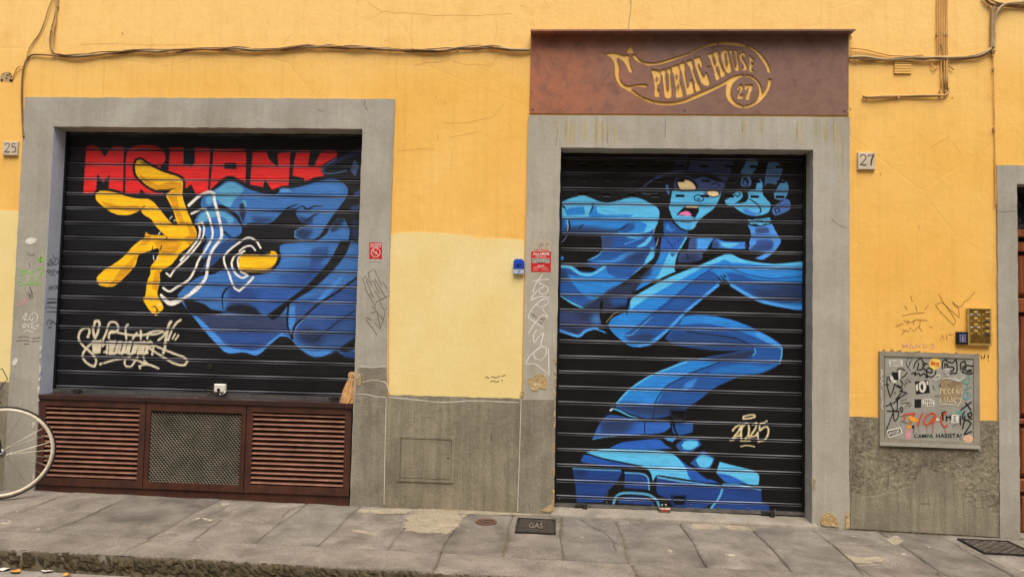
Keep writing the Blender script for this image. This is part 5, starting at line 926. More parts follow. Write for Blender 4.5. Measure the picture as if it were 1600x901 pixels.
# ---------------------------------------------------------------- stickers and small devices on the jambs
t = thing('alarm_sticker', 'red anti-burglar alarm sticker with barred circle on wide shutter jamb', 'sticker', base(587, 410, F0))
MB().pxplate([(577, 378.5), (596.8, 379), (596.8, 404.5), (577, 404)], F0, .001).build('sheet', M_RED, t); MB().pxplate([(576.5, 404.6), (596.5, 405), (596.2, 409.5), (576.3, 409)], F0, .001).build('footer', M_TAPE, t)
q = MB(); q.text('ALLARME', 578, 380, 596, 383.6, F0 - .0012, bold=.02); [q.ribbon([(578.8 + k * 2.1, 385.5), (580.4 + k * 2.1, 385.5)], 1.3, F0 - .0012, False) for k in range(8)]; cc_ = [(587 + 7 * math.cos(i * .35), 394.5 + 7 * math.sin(i * .35)) for i in range(19)]; q.ribbon(cc_, .9, F0 - .0012, False); q.ribbon([(581.8, 389.6), (592, 399.4)], 1, F0 - .0012)
q.ribbon([(583, 398), (583.5, 392), (586, 393), (586, 399), (589, 391), (589.5, 398)], .45, F0 - .0012, False); q.build('print', M_WHITE, t)
t = thing('alarm_sticker', 'large red alarm sticker with torn top on jamb of the tall shutter', 'sticker', base(845, 424, F0))
MB().pxplate([(830, 393), (861, 393), (860.5, 424.5), (829.8, 424.5)], F0, .001).build('sheet', M_RED, t); MB().pxplate([(831.5, 376), (838, 375), (843, 377), (852, 375), (861.5, 376.5), (861, 392.8), (830, 392.8)], F0, .0008).build('torn_top', mat('worn sticker', (186, 168, 146), (170, 158, 138), .8, 30.), t)
q = MB(); q.text('verisure', 834, 388, 857, 391.8, F0 - .001, bold=.015); q.build('print', M_RED, t)
q = MB(); q.text('ALLARME', 832.5, 394.6, 858.5, 398.4, F0 - .0012, bold=.03); [q.ribbon([(a + k * 2.2, y_), (a + 1.5 + k * 2.2, y_)], w_, F0 - .0012, False) for a, y_, n_, w_ in ((836.5, 400.6, 8, 1.1), (840, 415, 5, 1.4), (834, 417.9, 10, .9), (833, 421.4, 4, .7), (847, 421.4, 5, .7)) for k in range(n_)]; q.build('print', M_WHITE, t)
MB().pxplate([(831.5, 403), (858.8, 403.3), (858.6, 411), (831.5, 410.6)], F0 - .001, .0006).build('pictogram_strip', M_TAPE, t)
q = MB(); [q.ribbon(smooth([(x_ - 2.6, 409), (x_ - 2, 405.5), (x_, 404.4), (x_ + 2, 405.5), (x_ + 2.6, 409)], False).tolist(), .7, F0 - .002, False) for x_ in (836, 845, 854)]; q.ribbon([(840, 410), (852, 410.3)], 1, F0 - .002); q.ribbon([(842, 385), (846, 380), (849, 383), (843, 386)], .5, F0 - .002); q.ribbon([(853, 386), (855, 381), (859, 380)], .5, F0 - .002); q.build('pictogram', M_PENCIL, t)
t = thing('alarm_siren', 'small blue and white alarm device on pale yellow patch beside jamb', 'alarm device', base(811, 428))
MB().pxplate([(802.5, 419.8), (819, 420), (818.6, 428), (802.3, 427.6)], -.003, .028).build('base', mat('pale blue plastic', (176, 190, 210), (160, 172, 192), .4), t)
MB().pxplate([(802.6, 409), (804.5, 406), (809, 404.5), (811, 405.6), (813, 404.6), (817.5, 406.2), (819.2, 409), (819, 419.6), (802.6, 419.4)], -.003, .032).build('lens', mat('blue plastic', (40, 84, 200), (24, 52, 140), .25), t)
q = MB(); q.ribbon([(809.5, 426), (812, 422.8)], 1.2, -.0315); q.pxplate([(806, 413), (809, 411.5), (811, 414), (813, 412), (814.5, 415), (810, 417), (807, 416)], -.035, .0006); q.build('mark', mat('dark blue print', (20, 28, 74), None, .5), t)

# ---------------------------------------------------------------- graffiti tags on the stone
def tags(parent, m, strokes, d=F0, wd=1.1, name='graffiti_tag', sm=True, label=None):
    q = MB(); q.off = .0006
    for p in strokes: q.ribbon(p, wd, d, sm and len(p) > 2)
    o = q.build(name, m, parent, label=label); o['kind'] = 'stuff'; return o
j = zt(560, 370, 6.93); tags(s_win, M_PENCIL, [j((105, 390), (170, 345), (250, 520), (268, 490), (335, 600)), j((50, 455), (70, 420), (150, 530), (110, 420), (105, 390)), j((50, 455), (85, 580), (175, 735), (200, 700), (295, 655), (335, 630)), j((130, 490), (165, 475), (225, 615)), j((175, 450), (295, 655)), j((85, 470), (165, 655), (120, 610)), j((180, 585), (240, 680)), j((140, 740), (190, 800), (270, 890)), j((80, 900), (90, 870), (140, 900)), j((135, 820), (200, 810), (250, 870)), j((175, 735), (185, 775)), j((230, 700), (285, 800), (305, 770)), j((290, 810), (270, 900), (230, 990), (180, 930)), j((85, 900), (170, 1010), (200, 1060)), j((205, 830), (240, 1000))], wd=.8, sm=False)
j = zt(810, 420, 4.505); tags(s_dor, M_WHITE, [j((170, 40), (130, 90), (105, 150), (108, 165)), j((95, 88), (150, 78), (215, 72)), j((130, 85), (170, 110), (205, 130), (205, 160), (180, 178), (150, 170), (145, 140), (180, 125)), j((135, 150), (100, 190), (90, 218), (150, 195), (218, 200)), j((140, 265), (130, 240), (180, 210), (215, 215), (205, 245), (160, 270), (150, 260)), j((130, 245), (95, 280), (68, 340), (120, 375), (175, 415)), j((170, 280), (205, 335), (198, 350)), j((72, 452), (110, 390), (160, 330), (200, 330)), j((130, 425), (105, 470), (110, 520), (150, 470), (180, 450), (165, 500), (155, 540), (190, 550)), j((200, 550), (150, 550), (110, 590), (120, 630), (160, 640), (195, 600), (195, 555)), j((165, 545), (90, 600), (48, 668), (120, 670), (215, 748), (212, 560)), j((185, 745), (192, 750))], wd=1.5)
tags(s_dor, M_PENCIL, [j((85, 310), (110, 330), (95, 340)), j((105, 315), (125, 345)), j((130, 350), (150, 340), (165, 360)), j((155, 355), (185, 345), (170, 375)), j((140, 375), (170, 385))], wd=.7)
j = zt(0, 390, 5.3); tags(s_win, M_GREEN, [j((150, 270), (185, 265), (170, 170), (190, 170), (205, 200), (175, 215)), j((190, 175), (230, 165), (225, 190), (260, 205), (265, 240), (235, 265)), j((270, 185), (300, 175)), j((300, 165), (350, 150), (355, 180), (310, 250), (300, 285)), j((150, 295), (220, 285), (350, 285)), j((310, 85), (345, 60), (330, 100), (365, 80), (345, 60), (320, 95), (360, 100))], wd=1.6)
tags(s_win, M_PINK, [j((145, 435), (200, 400), (235, 400), (170, 450), (140, 475)), j((160, 460), (215, 430), (235, 435)), j((190, 465), (225, 415))], wd=1.2)
tags(s_win, M_WHITE, [j((185, 570), (215, 525), (225, 535), (200, 580), (240, 575), (255, 545), (240, 560), (265, 590), (275, 560)), j((255, 540), (290, 515), (312, 550), (300, 590), (275, 600)), j((205, 610), (185, 630), (200, 645), (220, 620), (205, 610)), j((245, 610), (228, 630), (245, 640)), j((255, 615), (270, 600), (260, 650), (290, 630), (325, 620), (295, 655), (270, 650)), j((195, 680), (235, 668), (275, 685))], wd=1.3)
tags(s_win, M_PENCIL, [j((220, 360), (260, 410), (235, 350), (275, 400), (245, 300), (270, 365)), j((240, 100), (250, 160)), j((225, 20), (250, 50), (290, 35)), j((150, 725), (200, 715), (240, 730)), j((265, 735), (335, 728)), j((135, 755), (200, 750), (250, 755)), j((265, 760), (325, 755)), j((195, 780), (240, 780))], wd=.8)
# tags on the inner reveal (plane x = -3.906): traced points are put on that plane
def reveal(strokes, m, wd):
    q = MB(); X_ = -3.9018
    for p in strokes:
        L = []
        for a, b in (smooth(p, False).tolist() if len(p) > 2 else p):
            r = CR_ * (a - CX) - CU_ * (b - CY) + CF_ * FPX; t_ = (X_ - CAM[0]) / r[0]; h_ = CAM + r * t_; L.append((h_[1], h_[2]))
        n = len(L); L = np.array(L); q.off += .00004; v = []
        for s_ in (1, -1):
            for i in range(n):
                tt = L[min(n - 1, i + 1)] - L[max(0, i - 1)]; tt = tt / (np.hypot(*tt) + 1e-9); o_ = L[i] + s_ * wd * .5 * np.array([-tt[1], tt[0]]); v.append((X_ + q.off, o_[0], o_[1]))
        q.add(v, [(i, i + 1, n + i + 1, n + i) for i in range(n - 1)])
    o = q.build('graffiti_tag', m, s_win); o['kind'] = 'stuff'; return o
reveal([j((390, 120), (420, 75), (425, 100), (395, 130), (430, 130), (445, 95), (430, 110), (450, 130)), j((435, 40), (450, 75), (480, 70), (485, 110), (455, 130), (460, 80)), j((405, 165), (390, 180), (405, 195), (420, 175), (405, 165)), j((440, 165), (425, 185), (440, 195), (450, 160), (465, 190), (490, 170), (475, 200)), j((410, 215), (430, 205), (460, 215)), j((400, 300), (410, 330), (425, 295), (425, 330), (440, 300), (455, 330)), j((450, 298), (470, 296), (462, 330)), j((475, 305), (492, 310), (485, 330), (472, 322), (475, 305)),
        j((390, 410), (420, 405), (475, 410)), j((390, 437), (430, 430), (480, 438)), j((385, 442), (430, 440), (482, 432)), j((370, 485), (400, 468), (440, 480), (490, 470)), j((385, 515), (430, 512), (470, 515)), j((380, 620), (410, 575), (430, 590), (415, 620), (440, 590), (465, 620)), j((400, 645), (430, 640))], M_PENCIL, .0055)
tags(wall, M_INK, [[(758, 590), (761, 588.5), (764, 590.5)], [(767, 589.5), (771, 588), (775, 590), (779, 587.5), (782, 588.5)], [(784, 587), (790, 586)], [(766, 596), (771, 594.5), (776, 596.5), (780, 594)], [(784, 592), (785, 596)]], -.0032, .9)
j = zt(1320, 440, 3.218); tags(wall, M_BROWNINK, [j((470, 60), (500, 110), (555, 190), (550, 220), (480, 150), (455, 115), (490, 105), (540, 150), (575, 180), (570, 130), (540, 100), (560, 125), (590, 120), (600, 100), (620, 90), (655, 50))], -.0008, .8)
tags(wall, M_BROWNINK, [j((300, 120), (315, 140)), j((330, 70), (340, 100)), j((355, 120), (365, 150)), j((420, 115), (400, 140)), j((290, 170), (340, 160), (400, 155)), j((295, 195), (330, 205), (360, 190), (415, 195)), j((320, 195), (315, 215)), j((350, 190), (345, 215)), j((380, 195), (375, 225)), j((255, 225), (290, 210)), j((290, 240), (320, 250), (330, 230), (345, 250), (370, 225), (390, 250)), j((425, 225), (440, 230)), j((480, 290), (490, 265), (500, 290)), j((510, 265), (515, 290)), j((520, 265), (545, 265)), j((285, 265), (300, 250))], -.0008, .9, sm=False)
tags(wall, M_PINK, [j((290, 310), (295, 335)), j((312, 310), (315, 335)), j((292, 322), (314, 320)), j((325, 335), (335, 310), (345, 335)), j((355, 335), (360, 312), (375, 330), (380, 310)), j((395, 310), (395, 335), (415, 315)), j((430, 320), (445, 310), (450, 325), (430, 340))], -.0008, 1.1, sm=False)
tags(wall, M_INK, [j((180, 360), (195, 340), (210, 358)), j((225, 355), (235, 340), (250, 355), (285, 345)), j((300, 352), (340, 355), (380, 350)), j((395, 355), (440, 358)), j((450, 362), (500, 358), (535, 362)), j((545, 370), (560, 355), (575, 372)), j((585, 370), (612, 370)), j((632, 362), (630, 380), (645, 372), (635, 362)), j((655, 362), (655, 382)), j((655, 365), (670, 362)), j((685, 368), (688, 385), (700, 384), (705, 366)), j((720, 366), (722, 385)), j((722, 396), (724, 400))], -.0008, 1.2, sm=False)

# ---------------------------------------------------------------- sticker-covered utility box
ub = thing('utility_box', 'grey metal utility box covered in stickers and graffiti beside the intercom', 'utility box', base(1452, 695))
YB = -.020
fo = xz([(1374.5, 548.5), (1530.5, 553), (1531.5, 697.5), (1374.5, 692)], YB); fi = xz([(1381.5, 556), (1521.5, 560), (1521.5, 691), (1382, 684.5)], YB)
MB().plate(fo, (fi,), YB, .002).build('frame', mat('dull grey box frame', (150, 143, 126), (128, 120, 102), .8, 4., 110., .3, .004, fvar=.2), ub); YD = YB + .006
dr = MB().pxplate([(1382, 556.5), (1521, 560.5), (1521, 690.5), (1382.5, 684)], YD + .004, .004).build('door', mat('grey box door', (158, 156, 144), (138, 134, 120), .6, 5., 120., .2, .003, fvar=.15), ub)
MB().pxplate([(1374.6, 691), (1531.4, 696.5), (1531.8, 701), (1374, 695.4)], YB, .006).build('bottom_rail', M_GREY, ub)
u1, u2, u3, u4 = [zt(*o, 11.27) for o in ((1370, 545), (1450, 545), (1370, 620), (1450, 620))]
T_ = YD - .0004
def st(pts, m, n='sticker', th=.0008, d=T_): return MB().pxplate(pts, d, th).build(n, m, ub)
st(u1((210, 195), (450, 185), (452, 300), (225, 310)), M_PAPER); st(u1((255, 408), (370, 405), (385, 540), (300, 545)), M_INK); st(u1((385, 370), (420, 360), (400, 560), (385, 540)), M_PAPER); st(u1((225, 470), (300, 500), (350, 580), (300, 600), (240, 540)), M_PAPER)
st(u1((670, 570), (905, 545), (935, 770), (690, 795)), M_INK); st(u3((665, 40), (780, 35), (780, 180), (700, 190), (665, 185)), M_INK); st(u3((170, 580), (420, 530), (455, 640), (215, 720)), M_PAPER)
st(u3((545, 345), (600, 330), (680, 365), (745, 400), (750, 430), (650, 440), (580, 400)), M_ORANGE); st(u3((520, 500), (590, 490), (610, 550), (540, 570)), M_ORANGE); st(u3((575, 400), (620, 440), (600, 480), (550, 485)), M_BROWNINK); st(u3((615, 500), (660, 495), (660, 545), (630, 555)), M_INK)
st(u4((415, 310), (540, 315), (540, 455), (405, 455)), M_PAPER); st(u4((150, 370), (205, 375), (200, 415), (140, 415)), M_PAPER); st(u3((510, 570), (600, 580), (600, 740), (500, 740)), M_PINK)
st([(1461 + 9.2 * math.cos(i * .35), 568 + 9.2 * math.sin(i * .35)) for i in range(18)], M_YEL); st(u4(*[(710 + 90 * math.cos(i * .4), 735 + 68 * math.sin(i * .4)) for i in range(16)]), M_PEACH)
st(u3((800, 60), (850, 35), (960, 35), (1010, 60), (1015, 130), (980, 165), (840, 160), (805, 110)), M_PAPER, th=.001); st(u2((205, 690), (230, 480), (420, 560), (590, 580), (590, 820), (560, 900), (220, 890)), mat('brown glue residue', (156, 138, 104), (130, 112, 82), .9, 20.), 'glue_residue', .0004); st(u4((480, 260), (580, 235), (600, 290), (520, 310)), M_TEAL, th=.0005)
T2 = T_ - .0012
def tg(m, wd, *s, d=T2, sm=True): return tags(ub, m, s, d, wd, 'graffiti_tag', sm)
tg(M_INK, 1.7, u1((650, 340), (680, 240), (775, 150), (830, 240), (900, 260)), u1((740, 240), (710, 365), (810, 355)), u1((800, 260), (850, 285), (800, 320), (900, 400), (970, 420), (970, 350), (910, 330), (870, 380), (900, 470), (980, 485), (1030, 440), (1040, 380)), u1((605, 435), (690, 400), (660, 460), (740, 420), (760, 470), (830, 425), (900, 495), (850, 500)),
   u2((255, 350), (250, 220), (320, 180), (330, 210), (430, 245), (490, 180), (510, 260), (510, 420), (380, 430)), u2((300, 330), (295, 250), (350, 270), (330, 310), (440, 310), (460, 350), (420, 390), (390, 380)), u2((580, 370), (575, 240), (650, 205), (660, 275), (780, 300), (810, 260), (800, 410), (730, 440), (590, 395)), u2((620, 390), (615, 300), (680, 310), (640, 345), (700, 400)), u2((705, 370), (770, 365), (750, 400), (710, 390), (710, 410)))
tg(M_INK, 1.5, u3((155, 160), (330, 80), (420, 0)), u3((235, 90), (300, 230), (400, 250), (175, 240)), u3((365, 50), (360, 230), (310, 250)), u3((165, 590), (290, 260), (300, 380), (325, 420), (370, 360), (390, 260)), u3((440, 170), (405, 200), (440, 270), (460, 210), (430, 170)), u1((150, 620), (220, 625)), u1((245, 570), (215, 485), (180, 500), (185, 650), (240, 850), (300, 680), (310, 610), (370, 660), (440, 690), (455, 720), (400, 735), (540, 770), (330, 890), (430, 770)), u1((350, 370), (420, 340), (500, 370)), u1((430, 510), (500, 460), (540, 400)), u1((410, 540), (460, 600), (430, 670), (360, 630)))
tg(M_INK, 1.9, u4((575, 225), (770, 80)), u4((660, 90), (760, 230)), u4((650, 250), (610, 310), (610, 380), (650, 390), (650, 320)), u4((690, 300), (760, 260), (770, 330), (720, 350), (700, 310), (740, 375), (780, 375)), u4((610, 560), (640, 420), (700, 400), (760, 460), (630, 665), (770, 600)), u4((570, 330), (570, 490)), u4((250, 280), (265, 410)), u4((240, 280), (310, 250)), u4((325, 320), (325, 420)), u4((330, 360), (400, 340)), u4((395, 320), (400, 400)))
tg(M_ORED, 2.4, u3((470, 310), (680, 285), (620, 340)), u3((500, 340), (480, 400)), u3((810, 270), (750, 400), (735, 500)), u3((960, 280), (880, 330), (830, 420), (860, 490), (930, 460), (1000, 370), (1010, 290), (960, 280)), u4((145, 310), (80, 480)), u4((140, 310), (20, 460)), u4((325, 255), (210, 370), (250, 480), (290, 530), (350, 480))); tg(M_ORED, .8, u3((735, 500), (735, 600)), u3((880, 490), (880, 610)), u3((985, 500), (985, 650)), u4((80, 500), (85, 640)), u4((305, 530), (305, 620)), u3((710, 450), (710, 520)))
tg(M_CREAMINK, 1.3, u2((215, 790), (225, 690), (265, 710), (220, 740)), u2((320, 700), (280, 720), (280, 770), (320, 790)), u2((390, 700), (350, 730), (360, 780), (400, 770)), u2((450, 690), (420, 730), (440, 780)), u2((510, 700), (510, 790)), u2((540, 790), (565, 690), (600, 790)), u4((210, 90), (220, 10), (260, 60), (290, 0), (310, 90)), u4((340, 0), (340, 90), (390, 10), (350, 50), (400, 90)), u4((410, 0), (420, 90), (450, 0), (440, 80)), u4((470, 20), (470, 90), (520, 170), (580, 70), (570, 20), (530, 30), (500, 20), (470, 20)), u4((220, 130), (330, 125), (470, 140)), sm=False)
tg(M_TEAL, 1.2, u2((700, 480), (620, 570), (610, 600), (720, 605), (740, 520), (700, 480)), u2((690, 600), (690, 680), (650, 730), (760, 660)), u2((640, 770), (720, 760), (680, 820)), u4((400, 280), (440, 300))); tg(M_TEAL2, 1.3, u2((620, 770), (640, 880), (740, 830), (780, 770)), u4((620, 20), (680, 40), (730, 0)), u4((670, 190), (660, 270), (640, 330), (660, 390)))
tg(M_WHITE, .9, u2((100, 540), (130, 470), (210, 450), (200, 510), (110, 550)), u2((240, 520), (400, 510), (540, 560), (640, 490)), u2((280, 380), (320, 350), (380, 370), (300, 400), (370, 470)), u2((460, 480), (500, 530), (560, 540)), u1((60, 370), (100, 370), (75, 430), (110, 430), (65, 470), (100, 520), (65, 570), (110, 600), (80, 640)), u1((70, 720), (90, 760), (75, 800), (95, 880)), u3((80, 60), (110, 90), (85, 150), (105, 220)), d=T2 - .0085)
tg(M_INK, .7, u2((70, 640), (110, 660), (80, 700), (130, 710)), u2((180, 640), (230, 630), (200, 670)), u2((110, 820), (200, 830)), u2((340, 620), (390, 640)), u1((490, 590), (540, 520), (590, 570)), u1((500, 670), (490, 620), (560, 580), (610, 575)), u1((560, 150), (520, 230), (530, 290), (600, 385)), u1((610, 150), (620, 190), (570, 250), (600, 210), (560, 310), (530, 290)), u3((410, 115), (520, 95), (600, 95)), u3((545, 100), (490, 210)), u3((560, 110), (570, 180), (610, 120)), u3((420, 70), (530, 30)), u3((400, 340), (480, 330)), u3((420, 430), (480, 430), (540, 470)), u4((430, 520), (470, 480), (520, 470)), u4((560, 740), (600, 745)), u4((440, 340), (500, 330)), u4((460, 370), (450, 420), (500, 420)), u4((470, 350), (480, 400)), u3((655, 540), (650, 640)), u1((300, 770), (330, 780), (320, 750)), u1((330, 440), (360, 480)))
tg(M_PEACH, .6, *[u4(*[(660 + k * 26, 690 + 8 * k), (640 + k * 26, 740), (650 + k * 26, 790)]) for k in range(4)])
q = MB(); q.text('CAMPA', *u3((655, 650))[0], *u3((995, 715))[0], T2, bold=.015); q.text('HASISTA!', *u4((140, 640))[0], *u4((590, 715))[0], T2, bold=.015); q.build('graffiti_writing', M_INK, ub)
q = MB(); q.text('SAVS', 1454.2, 564.6, 1467.8, 571.6, T2, rot=.28, bold=.04); q.build('sticker_print', M_RED, ub)
st(u3((190, 605), (405, 555), (430, 625), (225, 690)), M_INK, 'sticker_print', .0006, T2); q = MB(); [q.ribbon(u3((215 + k * 24 + random.uniform(-4, 4), 616 - k * 6), (228 + k * 24, 668 - k * 6)), 1.1, T2 - .001, False) for k in range(8)]; q.build('sticker_print', M_PAPER, ub)
q = MB(); [q.ribbon(u3((836 + k * 32, 50 + r_ * 60), (848 + k * 32 + random.uniform(-8, 8), 70 + r_ * 60), (840 + k * 32, 92 + r_ * 60)), 1.1, T2) for k in range(5) for r_ in range(2)]; q.build('sticker_print', M_INK, ub)
q = MB(); [q.pxplate(u1(*p), T2, .0002, True) for p in (((740, 620), (770, 570), (830, 560), (870, 620), (860, 720), (820, 770), (760, 740)), ((680, 640), (720, 610), (730, 720), (700, 740)), ((870, 570), (900, 560), (910, 640), (885, 620)))]; q.build('sticker_print', M_PAPER, ub)
q = MB(); [q.pxplate(u1(*p), T2 - .0006, .0002, True) for p in (((770, 650), (800, 600), (820, 660), (810, 730), (780, 700)),)]; [q.ribbon(u1((225 + random.uniform(0, 20), y_), (430, y_ - 6)), .35, T2, False) for y_ in range(205, 300, 14)]; q.build('sticker_print', M_INK, ub)
# ---------------------------------------------------------------- intercom and keypad
ic = thing('intercom', 'brass intercom plate with eight bell buttons on yellow wall', 'intercom', base(1530, 540))
e = zt(1485, 470, 11.26); q = [P(*p, -.018) for p in e((300, 120), (710, 135), (710, 785), (310, 775))]; x0, x1 = q[0][0], q[1][0]; z1, z0 = (q[0][2] + q[1][2]) / 2, (q[2][2] + q[3][2]) / 2
MB().plate([(x0, z0), (x1, z0), (x1, z1), (x0, z1)], ([(x0 + .010, z0 + .012), (x1 - .010, z0 + .012), (x1 - .010, z1 - .008), (x0 + .010, z1 - .008)],), -.024, -.0005).build('frame', M_BRASSL, ic)
pl = MB().box(x0 + .0095, x1 - .0095, -.018, -.001, z0 + .0115, z1 - .0075).build('plate', M_BRASS, ic)
for r_ in range(4):
    for c_ in range(2):
        X_, Z_ = x0 + .052 + c_ * .080, z1 - .040 - r_ * .045
        b_ = MB().bbox(X_ - .014, X_ + .014, -.029, -.017, Z_ + .002, Z_ + .018, .003).build('bell_button', M_BRASSL, ic); MB().bbox(X_ - .032, X_ + .032, -.021, -.0175, Z_ - .017, Z_ - .002, .001).build('name_plate', M_PAPER if (r_, c_) in ((0, 0), (2, 0)) else M_BRASSL, ic); MB().box(X_ - .028, X_ + .028, -.0222, -.0208, Z_ - .0145, Z_ - .006).build('name_strip', M_INK if (r_, c_) in ((1, 1), (2, 1), (3, 1)) else M_BRASS, ic)
q = MB()
for r_ in range(8):
    for c_ in range(15): q.disc((x0 + .026 + c_ * .0098 + (r_ % 2) * .0049, -.0178, z0 + .022 + r_ * .0085), .0024, (0, -1, 0), .001, 6)
q.build('speaker_holes', M_DARK, ic)['kind'] = 'stuff'
kp = thing('keypad', 'small black keypad beside the brass intercom', 'keypad', base(1504, 538)); q = [P(*p, -.02) for p in e((115, 540), (303, 765))]; MB().bbox(q[0][0], q[1][0] - .001, -.026, -.0005, q[1][2], q[0][2], .003).build('housing', M_BLACK, kp)
M_KEY = flat('blue key print', (120, 132, 190), .4)
for r_ in range(4):
    for c_ in range(3): kx, kz = P(*e((175 + c_ * 42, 600 + r_ * 36))[0], -.026)[[0, 2]]; MB().bbox(kx - .006, kx + .006, -.0275, -.0255, kz - .005, kz + .005, .001).build('key', M_KEY if c_ != 1 or r_ < 1 else M_PINK, kp)

# ---------------------------------------------------------------- cables
def cable(name, label, runs, group=None, parts='cable', clips=()):
    t = thing(name, label, 'cable', base(*runs[0][2][0]), group)
    for m, r, pts, off in runs:
        r *= 1.12
        p3 = smooth([tuple(p) for p in pts], False, 6); rg = random.Random(len(pts) * 7 + int(off * 1e4)); k = len(p3)
        MB().tube([P(a, b + .7 * math.sin(i * .35 + off * 900), -.004 - r - off - .003 * (1 + math.sin(i * .23 + off * 500))) for i, (a, b) in enumerate(p3)], r, 6).build(parts, m, t, True)
    for a, b in clips: c_ = P(a, b, -.02); MB().box(c_[0] - .005, c_[0] + .005, -.022, 0, c_[2] - .012, c_[2] + .006).build('clip', M_CABLE[0], t)
    return t
A = [(340, 77.5), (308, 76), (270, 79), (246, 80), (220, 78.5), (198, 79.5), (175, 82), (150, 85), (120, 88), (105, 87.5), (92, 85)]
LONG = [(829, 77), (800, 77.5), (780, 75), (765, 74), (740, 74), (715, 75), (690, 78), (660, 79), (635, 78.5), (610, 77), (585, 75.5), (560, 74), (538, 73.5), (515, 72.5), (500, 73.5), (480, 72.5), (450, 75), (430, 77), (400, 77.5), (370, 76), (345, 77)]
def shift(p, dy, amp=1., f=.11, ph=0): return [(a, b + dy + amp * math.sin(a * f + ph)) for a, b in p]
cable('cable_bundle', 'bundle of painted cables strung across yellow wall from pub sign toward wide shutter', [(M_CABLE[2], .0075, shift(LONG + A[1:], .2, .4), .002), (M_CABLE[1], .006, shift(LONG + A[1:], 2.3, .8, .07, 1), .0), (M_CABLE[0], .0055, shift(LONG + A[1:], -1.6, 1.3, .06, 2), .006), (M_YCABLE, .005, shift(LONG + A[1:], 3.0, 1.3, .045, 3), .001), (M_CABLE[1], .005, shift(LONG + A[1:], -.4, 1.6, .05, 5), .010)], clips=[(194, 80), (345, 77), (505, 73), (609, 77), (645, 76), (744, 73), (773, 72), (482, 71), (430, 76), (260, 80), (715, 76)])
cable('cable', 'thin cables rising up the yellow wall above the wide shutter corner', [(M_CABLE[1], .006, [(92, 85), (84, 82), (80, 76), (78.5, 66), (79, 55), (81, 46), (85, 30), (88, 14), (91, -6)], .0), (M_CABLE[0], .005, [(95, 86), (86, 83), (82, 77), (80.5, 66), (81, 55), (83, 44), (86.5, 28), (89, 10), (90, -6)], .004), (M_CABLE[0], .0045, [(102, 87), (88, 83), (83, 76), (83, 60), (84, 46), (87, 30), (87, 10), (86, -6)], .007)], clips=[(81, 45), (89, 8)])
cable('cable', 'single brown cable looping down beside the grey surround and number 25', [(M_CABLE[1], .006, [(104, 88), (80, 86), (60, 86), (48, 87), (41, 94), (38, 103), (35.5, 115), (34, 140), (34.5, 170), (35.5, 195), (37, 214)], .0), (M_CABLE[0], .0045, [(84, -6), (76, 12), (69, 36), (62, 52), (50, 68), (45, 78), (42, 90)], .0), (M_YCABLE, .004, [(36, 103), (31, 103), (27, 107), (22, 116), (18, 124)], .0)])
Rn = [(1327, 89), (1345, 90), (1365, 92), (1390, 93), (1420, 92), (1440, 91), (1465, 90), (1490, 91), (1510, 90), (1530, 87), (1545, 80), (1552, 73)]
cable('cable_bundle', 'sagging cable bundle running from the pub sign to the corner riser', [(M_CABLE[2], .0085, shift(Rn, -.4, .5), .002), (M_CABLE[1], .0065, shift(Rn, 2, .9, .08), .0), (M_CABLE[0], .006, shift(Rn[1:], -1.8, 1.2, .06, 1), .006), (M_YCABLE, .0045, [(1328, 75), (1350, 78), (1375, 83), (1400, 87), (1440, 87), (1443, 87)], .003), (M_CABLE[0], .0055, [(1329, 90), (1338, 95), (1346, 93), (1360, 90), (1385, 95), (1420, 95), (1450, 95), (1475, 94)], .001)], clips=[(1330, 87), (1368, 91), (1480, 90), (1552, 86)])
cable('cable_bundle', 'thick cables dropping along the corner above the wooden door surround', [(M_CABLE[2], .011, [(1552, 76), (1553.5, 62), (1553, 40), (1556, 26), (1562, 14), (1572, 6), (1600, 4), (1640, 3)], .004), (M_CABLE[2], .008, [(1549, 80), (1550, 60), (1550, 30), (1551, 14), (1556, 8), (1566, 4)], .002), (M_CABLE[1], .009, [(1536, -6), (1546, 4), (1556, 9), (1575, 9), (1600, 10), (1640, 10)], .0), (M_CABLE[0], .007, [(1542, -6), (1550, 1), (1560, 4), (1580, 6), (1640, 6.5)], .010), (M_CABLE[1], .006, [(1548, 82), (1552, 84), (1554, 80)], 0)], clips=[(1552, 38), (1551, 74), (1547, 9)])
cable('wall_wires', 'straight painted wires running down the yellow wall right of the pub sign', [(M_YCABLE, .004, [(x_, -6), (x_ + .3, 40), (x_ + .6, y_)], 0) for x_, y_ in ((1464.5, 98), (1467.5, 98), (1470, 140), (1472.5, 98), (1475, 140), (1478, 142), (1480, 140))] + [(M_CABLE[1], .004, [(1471, 70), (1473, 95), (1476, 118), (1478, 144)], .004), (M_CABLE[0], .004, [(1481, 90), (1480, 110), (1481, 140)], .004), (M_YCABLE, .0035, [(1455, 95), (1457, 104), (1461, 109), (1465, 104), (1466, 95)], 0), (M_CABLE[1], .003, [(1478, 100), (1484, 104), (1490, 110)], 0)], clips=[(1465, 53), (1476, 52), (1480, 53), (1471, 69), (1473, 75), (1470, 142), (1478, 142)])
cable('cable', 'short cable stub ending on bare yellow wall beneath the vent', [(M_CABLE[0], .007, [(1348, 150), (1358, 151), (1380, 151), (1400, 150), (1425, 149), (1450, 149.5), (1470, 149.5), (1479, 147), (1482, 143), (1482, 137)], 0), (M_CABLE[1], .006, [(1348, 152), (1372, 153), (1398, 152), (1420, 150), (1445, 151), (1470, 151)], .001)], clips=[(1356, 151), (1404, 151), (1470, 149)])
cable('cable', 'thin painted wire down the corner beside the wooden door surround', [(M_YCABLE, .004, [(1552, 86), (1552.5, 110), (1553.5, 150), (1554, 190), (1555, 240), (1556, 300), (1556, 322)], 0)], clips=[(1553, 108), (1554, 200)])
